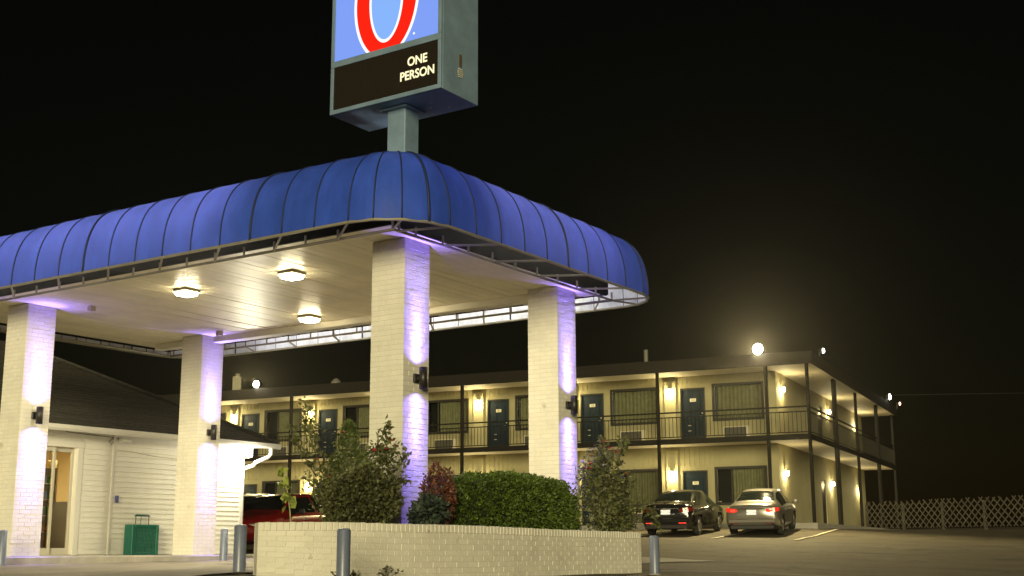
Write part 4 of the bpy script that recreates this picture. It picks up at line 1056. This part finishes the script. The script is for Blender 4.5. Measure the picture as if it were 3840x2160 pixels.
def rose(label, x, y, zb, rx, rz_, n_canes, lm, size, nleaf, flowers, lean=(0,0), shoots=()):
    o = thing('rose_bush', label, 'rose bush', (x,y,zb), 0, 'rose bushes in the planter')
    st = MB(); lf = MB(); tips = []
    for c in range(n_canes):
        a = random.random()*2*math.pi; el = random.uniform(.12,1.0)
        rr = rx*math.sqrt(1-(el-.55)**2*1.7)*random.uniform(.45,1.05) if el < .98 else rx*.4
        tip = Vector((math.cos(a)*rr+lean[0]*el, math.sin(a)*rr*.75+lean[1]*el, rz_*el*random.uniform(.9,1.05)))
        b0 = Vector((math.cos(a)*.10,math.sin(a)*.10,0)); mid = b0.lerp(tip,.5)+Vector((0,0,.15*rz_))
        pts = [(b0*(1-t)**2+mid*2*t*(1-t)+tip*t*t) for t in np.linspace(0,1,7)]
        st.tube(pts, [.008*(1-.7*t) for t in np.linspace(0,1,7)], 5); tips.append(tip)
        ts_ = rng.beta(2.2,1.0,nleaf//n_canes)
        P = np.array([tuple(b0*(1-t)**2+mid*2*t*(1-t)+tip*t*t) for t in ts_]) + rng.normal(0,.075,size=(len(ts_),3))
        P = P[P[:,2] > .01]
        leaves(lf, P, size)
    for sh_ in shoots:
        pts = [Vector(p) for p in sh_]
        st.tube(pts, [.007*(1-.6*i/len(pts)) for i in range(len(pts))], 5)
        P = []
        for i in range(90):
            t = random.random()**.7*(len(pts)-1.001); k = int(t); P.append(tuple(pts[k].lerp(pts[k+1],t-k)))
        leaves(lf, np.array(P)+rng.normal(0,.03,size=(90,3)), size*1.15)
        if len(tips) % 3 == 0: tips.append(pts[-1])
    f = lf.build('foliage', lm, o, fixn=False); f['kind'] = 'stuff'
    st.build('stems', STEM, o, True)
    tips.sort(key=lambda p: -(p.z + .4*random.random()))
    for i in range(flowers):
        t = tips[i]; blossom(o, (t.x+random.uniform(-.04,.04), min(t.y,0)-.05, t.z+random.uniform(-.02,.06)), random.uniform(.03,.045), PETAL)
    return o
def soil_z(x, y):
    """height of the planter's soil near (x, y)"""
    best = min(front, key=lambda f: (f[0][0]-x)**2+(f[0][1]-y)**2); return best[0][2]+EYE-.05
ROSE = leafmat('rose_leaf', (.105,.115,.042)); ROSEB = leafmat('rose_leaf_dark', (.085,.09,.035))
HEDGE = leafmat('hedge_leaf', (.080,.125,.016)); CONI = leafmat('conifer_leaf', (.085,.115,.028), .2)
PALE = leafmat('sapling_leaf', (.22,.26,.05), .3); BARB = leafmat('barberry_leaf', (.15,.055,.03), .4); JUNI = leafmat('juniper_leaf', (.05,.07,.05))
x_, y_ = -1.93, 15.05
rose('large unruly rose bush with red blooms in front of the corner column', x_, y_, soil_z(x_,y_), .54, 1.04, 40, ROSE, .058, 5200, 9, (.06,0),
     shoots=[[(.1,0,.6),(.28,-.05,.9),(.42,-.05,1.14),(.46,-.05,1.24)],[(.3,0,.5),(.5,-.1,.66),(.66,-.1,.76),(.70,-.1,.88)],[(.2,0,.3),(.48,-.1,.5),(.68,-.1,.56)],[(.2,0,.15),(.45,-.12,.30),(.62,-.12,.34)],
             [(-.3,0,.8),(-.42,0,1.05),(-.50,0,1.32),(-.58,0,1.52)],[(-.35,0,.7),(-.5,0,1.1),(-.55,0,1.3)],[(-.4,0,.6),(-.62,0,.95),(-.72,0,1.22)]])
# rounded low shrub under the rose
def ball_shrub(name, label, x, y, zb, rx, ry, rz_, lm, size, n, cat='shrub', flat=.0, core=None, group=None):
    o = thing(name, label, cat, (x,y,zb), 0, group)
    u = rng.normal(size=(n,3)); u /= np.linalg.norm(u,axis=1)[:,None]
    bumps = 1+.08*np.sin(u[:,0]*7+x)*np.sin(u[:,2]*6)+.06*np.sin(u[:,1]*11+1)
    rad = (rng.random(n)**.22)*bumps
    P = u*rad[:,None]*np.array([rx,ry,rz_]); P[:,2] += rz_*.92
    P = P[P[:,2] > .0]
    N = P-np.array([0,0,rz_*.92]); N /= np.linalg.norm(N,axis=1)[:,None]+1e-6
    lf = MB(); leaves(lf, P, size, N=N*.8); f = lf.build('foliage', lm, o, fixn=False); f['kind'] = 'stuff'
    st = MB()
    for k in range(7):
        a = 2*math.pi*k/7; st.tube([(0.03*math.cos(a),.03*math.sin(a),-.03),(rx*.4*math.cos(a),ry*.4*math.sin(a),rz_*.8),(rx*.6*math.cos(a),ry*.6*math.sin(a),rz_*1.3)],[.012,.008,.004],5)
    st.build('stems', STEM, o, True)
    return o
ball_shrub('round_shrub','low rounded dark shrub under the large rose bush',-1.72,14.78,soil_z(-1.72,14.78)-.03,.42,.34,.36,ROSEB,.05,4200)
# clipped hedge: rounded box along the wall
def hedge(label, a, b, w, h, lm):
    a, b = Vector(a), Vector(b); Lh = (b-a).length; ang = math.atan2(b.y-a.y,b.x-a.x); c = (a+b)/2
    zb = soil_z(c.x,c.y)-.03
    o = thing('clipped_hedge', label, 'hedge', (c.x,c.y,zb), ang)
    n = 34000
    u = rng.normal(size=(n,3)); u[:,2] = np.where(u[:,2] < -.9, -u[:,2], u[:,2])
    p_ = 3.0
    nrm = (np.abs(u[:,0])**p_+np.abs(u[:,1])**p_+np.abs(u[:,2])**p_)**(1/p_)
    S = u/nrm[:,None]
    bump = 1+.035*np.sin(S[:,0]*9)*np.sin(S[:,1]*5+1)+.03*np.sin(S[:,0]*23+S[:,2]*7)+.02*np.sin(S[:,2]*19)
    rad = (1-.16*rng.random(n)**1.5)*bump+.03*np.abs(rng.normal(size=n))*(rng.random(n) < .25)
    P = S*rad[:,None]*np.array([Lh/2,w/2,h*.62]); P[:,2] += h*.38
    P[:,2] -= .06*h*(np.abs(P[:,0])/(Lh/2))**3
    keep = P[:,2] > .0
    P, S = P[keep], S[keep]
    lf = MB(); leaves(lf, P, .042, N=S*.9); f = lf.build('foliage', lm, o, fixn=False); f['kind'] = 'stuff'
    # dark filler core added against see-through, kept well inside the leaf shell
    rows = []
    for i in range(17):
        t = -1+2*i/16; ring = []
        for k in range(16):
            al = 2*math.pi*k/16; cy_, cz = math.cos(al), math.sin(al); q = (abs(t*.98)**p_+0)**1
            s_ = max(0,1-abs(t)**p_)**(1/p_); e = (abs(cy_)**p_+abs(cz)**p_)**(1/p_)
            ring.append((t*Lh/2*.86, cy_/e*s_*w/2*.82, h*.38+cz/e*s_*h*.62*.82))
        ring.append(ring[0]); rows.append(ring)
    MB().grid(rows).build('filler_core', mat('hedge_core',(.012,.018,.006),.95), o, True, fixn=False)
    return o
hedge('clipped green hedge behind the planter wall between the two columns', (-.98,16.1), (.80,17.95), .85, .78, HEDGE)
ball_shrub('barberry_bush','reddish-orange barberry bush at the hedge end by the corner column',-.93,15.72,soil_z(-.93,15.72),.22,.24,.42,BARB,.045,1900)
ball_shrub('juniper_bush','small spiky purple-lit bush at the foot of the corner column',-1.02,15.45,soil_z(-1.02,15.45),.22,.2,.20,JUNI,.075,800)
rose('rose bush with red blooms beside the parked black sedan', 1.46, 19.05, soil_z(1.9,18.9), .50, 1.34, 34, ROSE, .065, 4800, 11, (.02,0),
     shoots=[[(.2,0,.3),(.45,-.15,.42),(.62,-.3,.30),(.70,-.38,.05)],[(0,0,1.0),(-.1,0,1.3),(-.12,0,1.42)],[(.1,0,1.0),(.2,0,1.3),(.22,0,1.40)]])
# fuzzy conifer behind the rose
def conifer(label, x, y, zb, cols_):
    o = thing('dwarf_conifer', label, 'conifer', (x,y,zb), 0)
    lf = MB()
    for (dx,r,h) in cols_:
        n = int(2600*r*h/.16)
        zz = rng.random(n)*h; rr = r*np.sqrt(np.clip(1-(zz/h)**3,0,1))*(.55+.45*rng.random(n)**.4); aa = rng.random(n)*2*math.pi
        P = np.stack([dx+rr*np.cos(aa), rr*np.sin(aa), zz],1); N = np.stack([np.cos(aa)*.4,np.sin(aa)*.4,np.ones(n)*.8],1)
        leaves(lf, P, .055, .3, .2, N=N)
    f = lf.build('foliage', CONI, o, fixn=False); f['kind'] = 'stuff'
    MB().tube([(0,0,-.05),(0,0,.7)], .02, 6).build('trunk', STEM, o, True)
conifer('fuzzy pale green conifer rising behind the large rose bush', -2.12, 16.3, EYE+.2, [(0,.17,1.42),(.19,.12,1.02),(-.16,.12,1.0)])
# sapling
sp = thing('sapling', 'thin pale sapling with yellow-green leaves at the planter end', 'sapling', (-2.50,14.42,soil_z(-2.5,14.42)), 0)
MB().tube([(0,0,-.03),(-.02,0,.18),(-.05,0,.36),(-.08,0,.55)], [.010,.008,.006,.004], 6).build('stem', mat('pale_stem',(.30,.28,.15),.7), sp, True)
lf = MB()
P = np.array([(-.05-.05*t+.0, 0, .18+.40*t) for t in rng.random(26)])+rng.normal(0,.028,size=(26,3)); leaves(lf, P, .10, .8)
lf.build('foliage', PALE, sp, fixn=False)['kind'] = 'stuff'
# weeds at the foot of the wall
WEED = leafmat('weed_leaf', (.07,.07,.025))
for (s_, h, l) in ((1.45,.15,'leafy weed at the foot of the planter wall below the rose'),(.93,.07,'wispy low weed at the wall foot beside the lone bollard')):
    p, t = wall_at(s_); nx_, ny_ = t[1], -t[0]; wx, wy = p[0]+nx_*.07, p[1]+ny_*.07
    o = thing('weed', l, 'weed', (wx,wy,p[3]+EYE-.02), 0, 'weeds along the planter wall')
    lf = MB(); st = MB(); Q = []
    for k in range(9):
        e = Vector((random.uniform(-.16,.16), random.uniform(-.04,.02), h*random.uniform(.5,1.15))); st.tube([(0,0,-.02),e*.5+Vector((0,0,.02)),e], .003, 4); Q += [tuple(e+Vector((random.gauss(0,.02),random.gauss(0,.015),random.gauss(0,.02)))) for _ in range(5)]
    leaves(lf, np.array(Q), .035); lf.build('foliage', WEED, o, fixn=False)['kind'] = 'stuff'; st.build('stems', STEM, o)

# ------------------------------------------------------------------ lattice fence
LAT = mat('weathered_lattice', (.065,.058,.042), .85, var=.3, scale=4)
fa, fb = Vector((17.4,63.0)), Vector((23.5,52.0))
def lattice(a, b, za, zb_, h, label):
    t = (b-a).normalized(); Lf = (b-a).length; ang = math.atan2(t.y,t.x)
    o = thing('lattice_fence', label, 'fence', (a.x,a.y,za), ang); sl2 = math.atan2(zb_-za, Lf); o.rotation_euler = (0,-sl2,ang)
    pitch = .36; n_ = int((Lf+h)/pitch); k = 0
    for s in (1,-1):
        for i in range(n_+1):
            x0 = -h + i*pitch if s == 1 else i*pitch
            xa, xb = x0, x0+s*h
            ta = max(0, (0-xa)/(xb-xa) if s == 1 else (Lf-xa)/(xb-xa)) ; tb_ = min(1, (Lf-xa)/(xb-xa) if s == 1 else (0-xa)/(xb-xa))
            ta = max(0,ta); tb_ = min(1,tb_)
            if tb_-ta < .08: continue
            top = tb_*random.uniform(.90,1.0) if random.random() < .5 else tb_
            p0 = (xa+(xb-xa)*ta, h*ta); p1 = (xa+(xb-xa)*top, h*top)
            if top <= ta: continue
            dx, dz = p1[0]-p0[0], p1[1]-p0[1]; l = math.hypot(dx,dz); ox, oz = -dz/l*.03, dx/l*.03; y = -.006*s
            MB().add([(p0[0]-ox,y-.005,p0[1]-oz),(p1[0]-ox,y-.005,p1[1]-oz),(p1[0]+ox,y-.005,p1[1]+oz),(p0[0]+ox,y-.005,p0[1]+oz),
                      (p0[0]-ox,y+.005,p0[1]-oz),(p1[0]-ox,y+.005,p1[1]-oz),(p1[0]+ox,y+.005,p1[1]+oz),(p0[0]+ox,y+.005,p0[1]+oz)],
                     [(0,1,2,3),(7,6,5,4),(0,4,5,1),(1,5,6,2),(2,6,7,3),(3,7,4,0)]).build('slat', LAT, o)
    for i in range(int(Lf/2.4)+1): MB().box(i*2.4-.05,i*2.4+.05,.02,.12,-.3,h*.9).build('fence_post', LAT, o)
lattice(fa, fb, gz(*fa)+.1, gz(*fb)+.25, 1.3, 'weathered diagonal lattice fence in the dark beyond the motel')

# ------------------------------------------------------------------ painted lines
def mline(xm, y0, y1, label):
    a = mw(xm,y0); b = mw(xm,y1); ground_strip('parking_line', a[:2], b[:2], .11, LINE, label)
mline(1.0,-8.0,-.8,'pale parking bay line right of the silver sedan'); mline(-1.7,-8.0,-.8,'pale parking bay line between the two sedans')
mline(-4.4,-8.0,-.8,'pale parking bay line left of the black sedan'); mline(-7.1,-8.0,-.8,'pale parking bay line behind the rose bush by the black sedan')
ground_strip('drive_edge', (2.2,19.2), (9.5,19.8), .12, mat('pale_joint',(.22,.20,.15),.85,var=.3,scale=10), 'pale concrete joint across the drive in front of the lot', n=24)
# drive lane under the canopy, made pale to bounce lamp light onto the ceiling
DRV = mat('drive_concrete', (.23,.205,.165), .8, var=.22, scale=1.2, bump=.3, bscale=70, stains=((.07,.06,.05), .9, .60))
rows = []
for i in range(41):
    r = []
    for j in range(61):
        X, Y, _ = cw(-7.79+i*(7.6/40), -5.2+j*(15./60)); r.append((X, Y, gz(X,Y)+.012*math.sin(X*1.7+Y*.6)*math.sin(Y*1.3-X*.4)+.014))
    rows.append(r)
tag(MB().grid(rows).build('driveway', DRV, smooth=True, fixn=False), 'driveway made pale to bounce lamp light under the canopy beside the kerb', 'driveway', kind='structure')

# ------------------------------------------------------------------ night haze
HAZE = 1
if HAZE:
    hm = bpy.data.materials.new('night_haze'); hm.use_nodes = True; nt = hm.node_tree; nt.nodes.remove(nt.nodes['Principled BSDF'])
    pv = nt.nodes.new('ShaderNodeVolumePrincipled'); pv.inputs['Color'].default_value = (.95,.93,.9,1); pv.inputs['Density'].default_value = .0001; pv.inputs['Anisotropy'].default_value = .9
    nt.links.new(pv.outputs[0], nt.nodes['Material Output'].inputs['Volume']); MATS['haze'] = hm
    hz = MB().box(-1000,1000,-400,1300,-2.2,15).build('haze', hm); tag(hz, 'thin night haze over the whole motel lot', 'haze', kind='stuff')
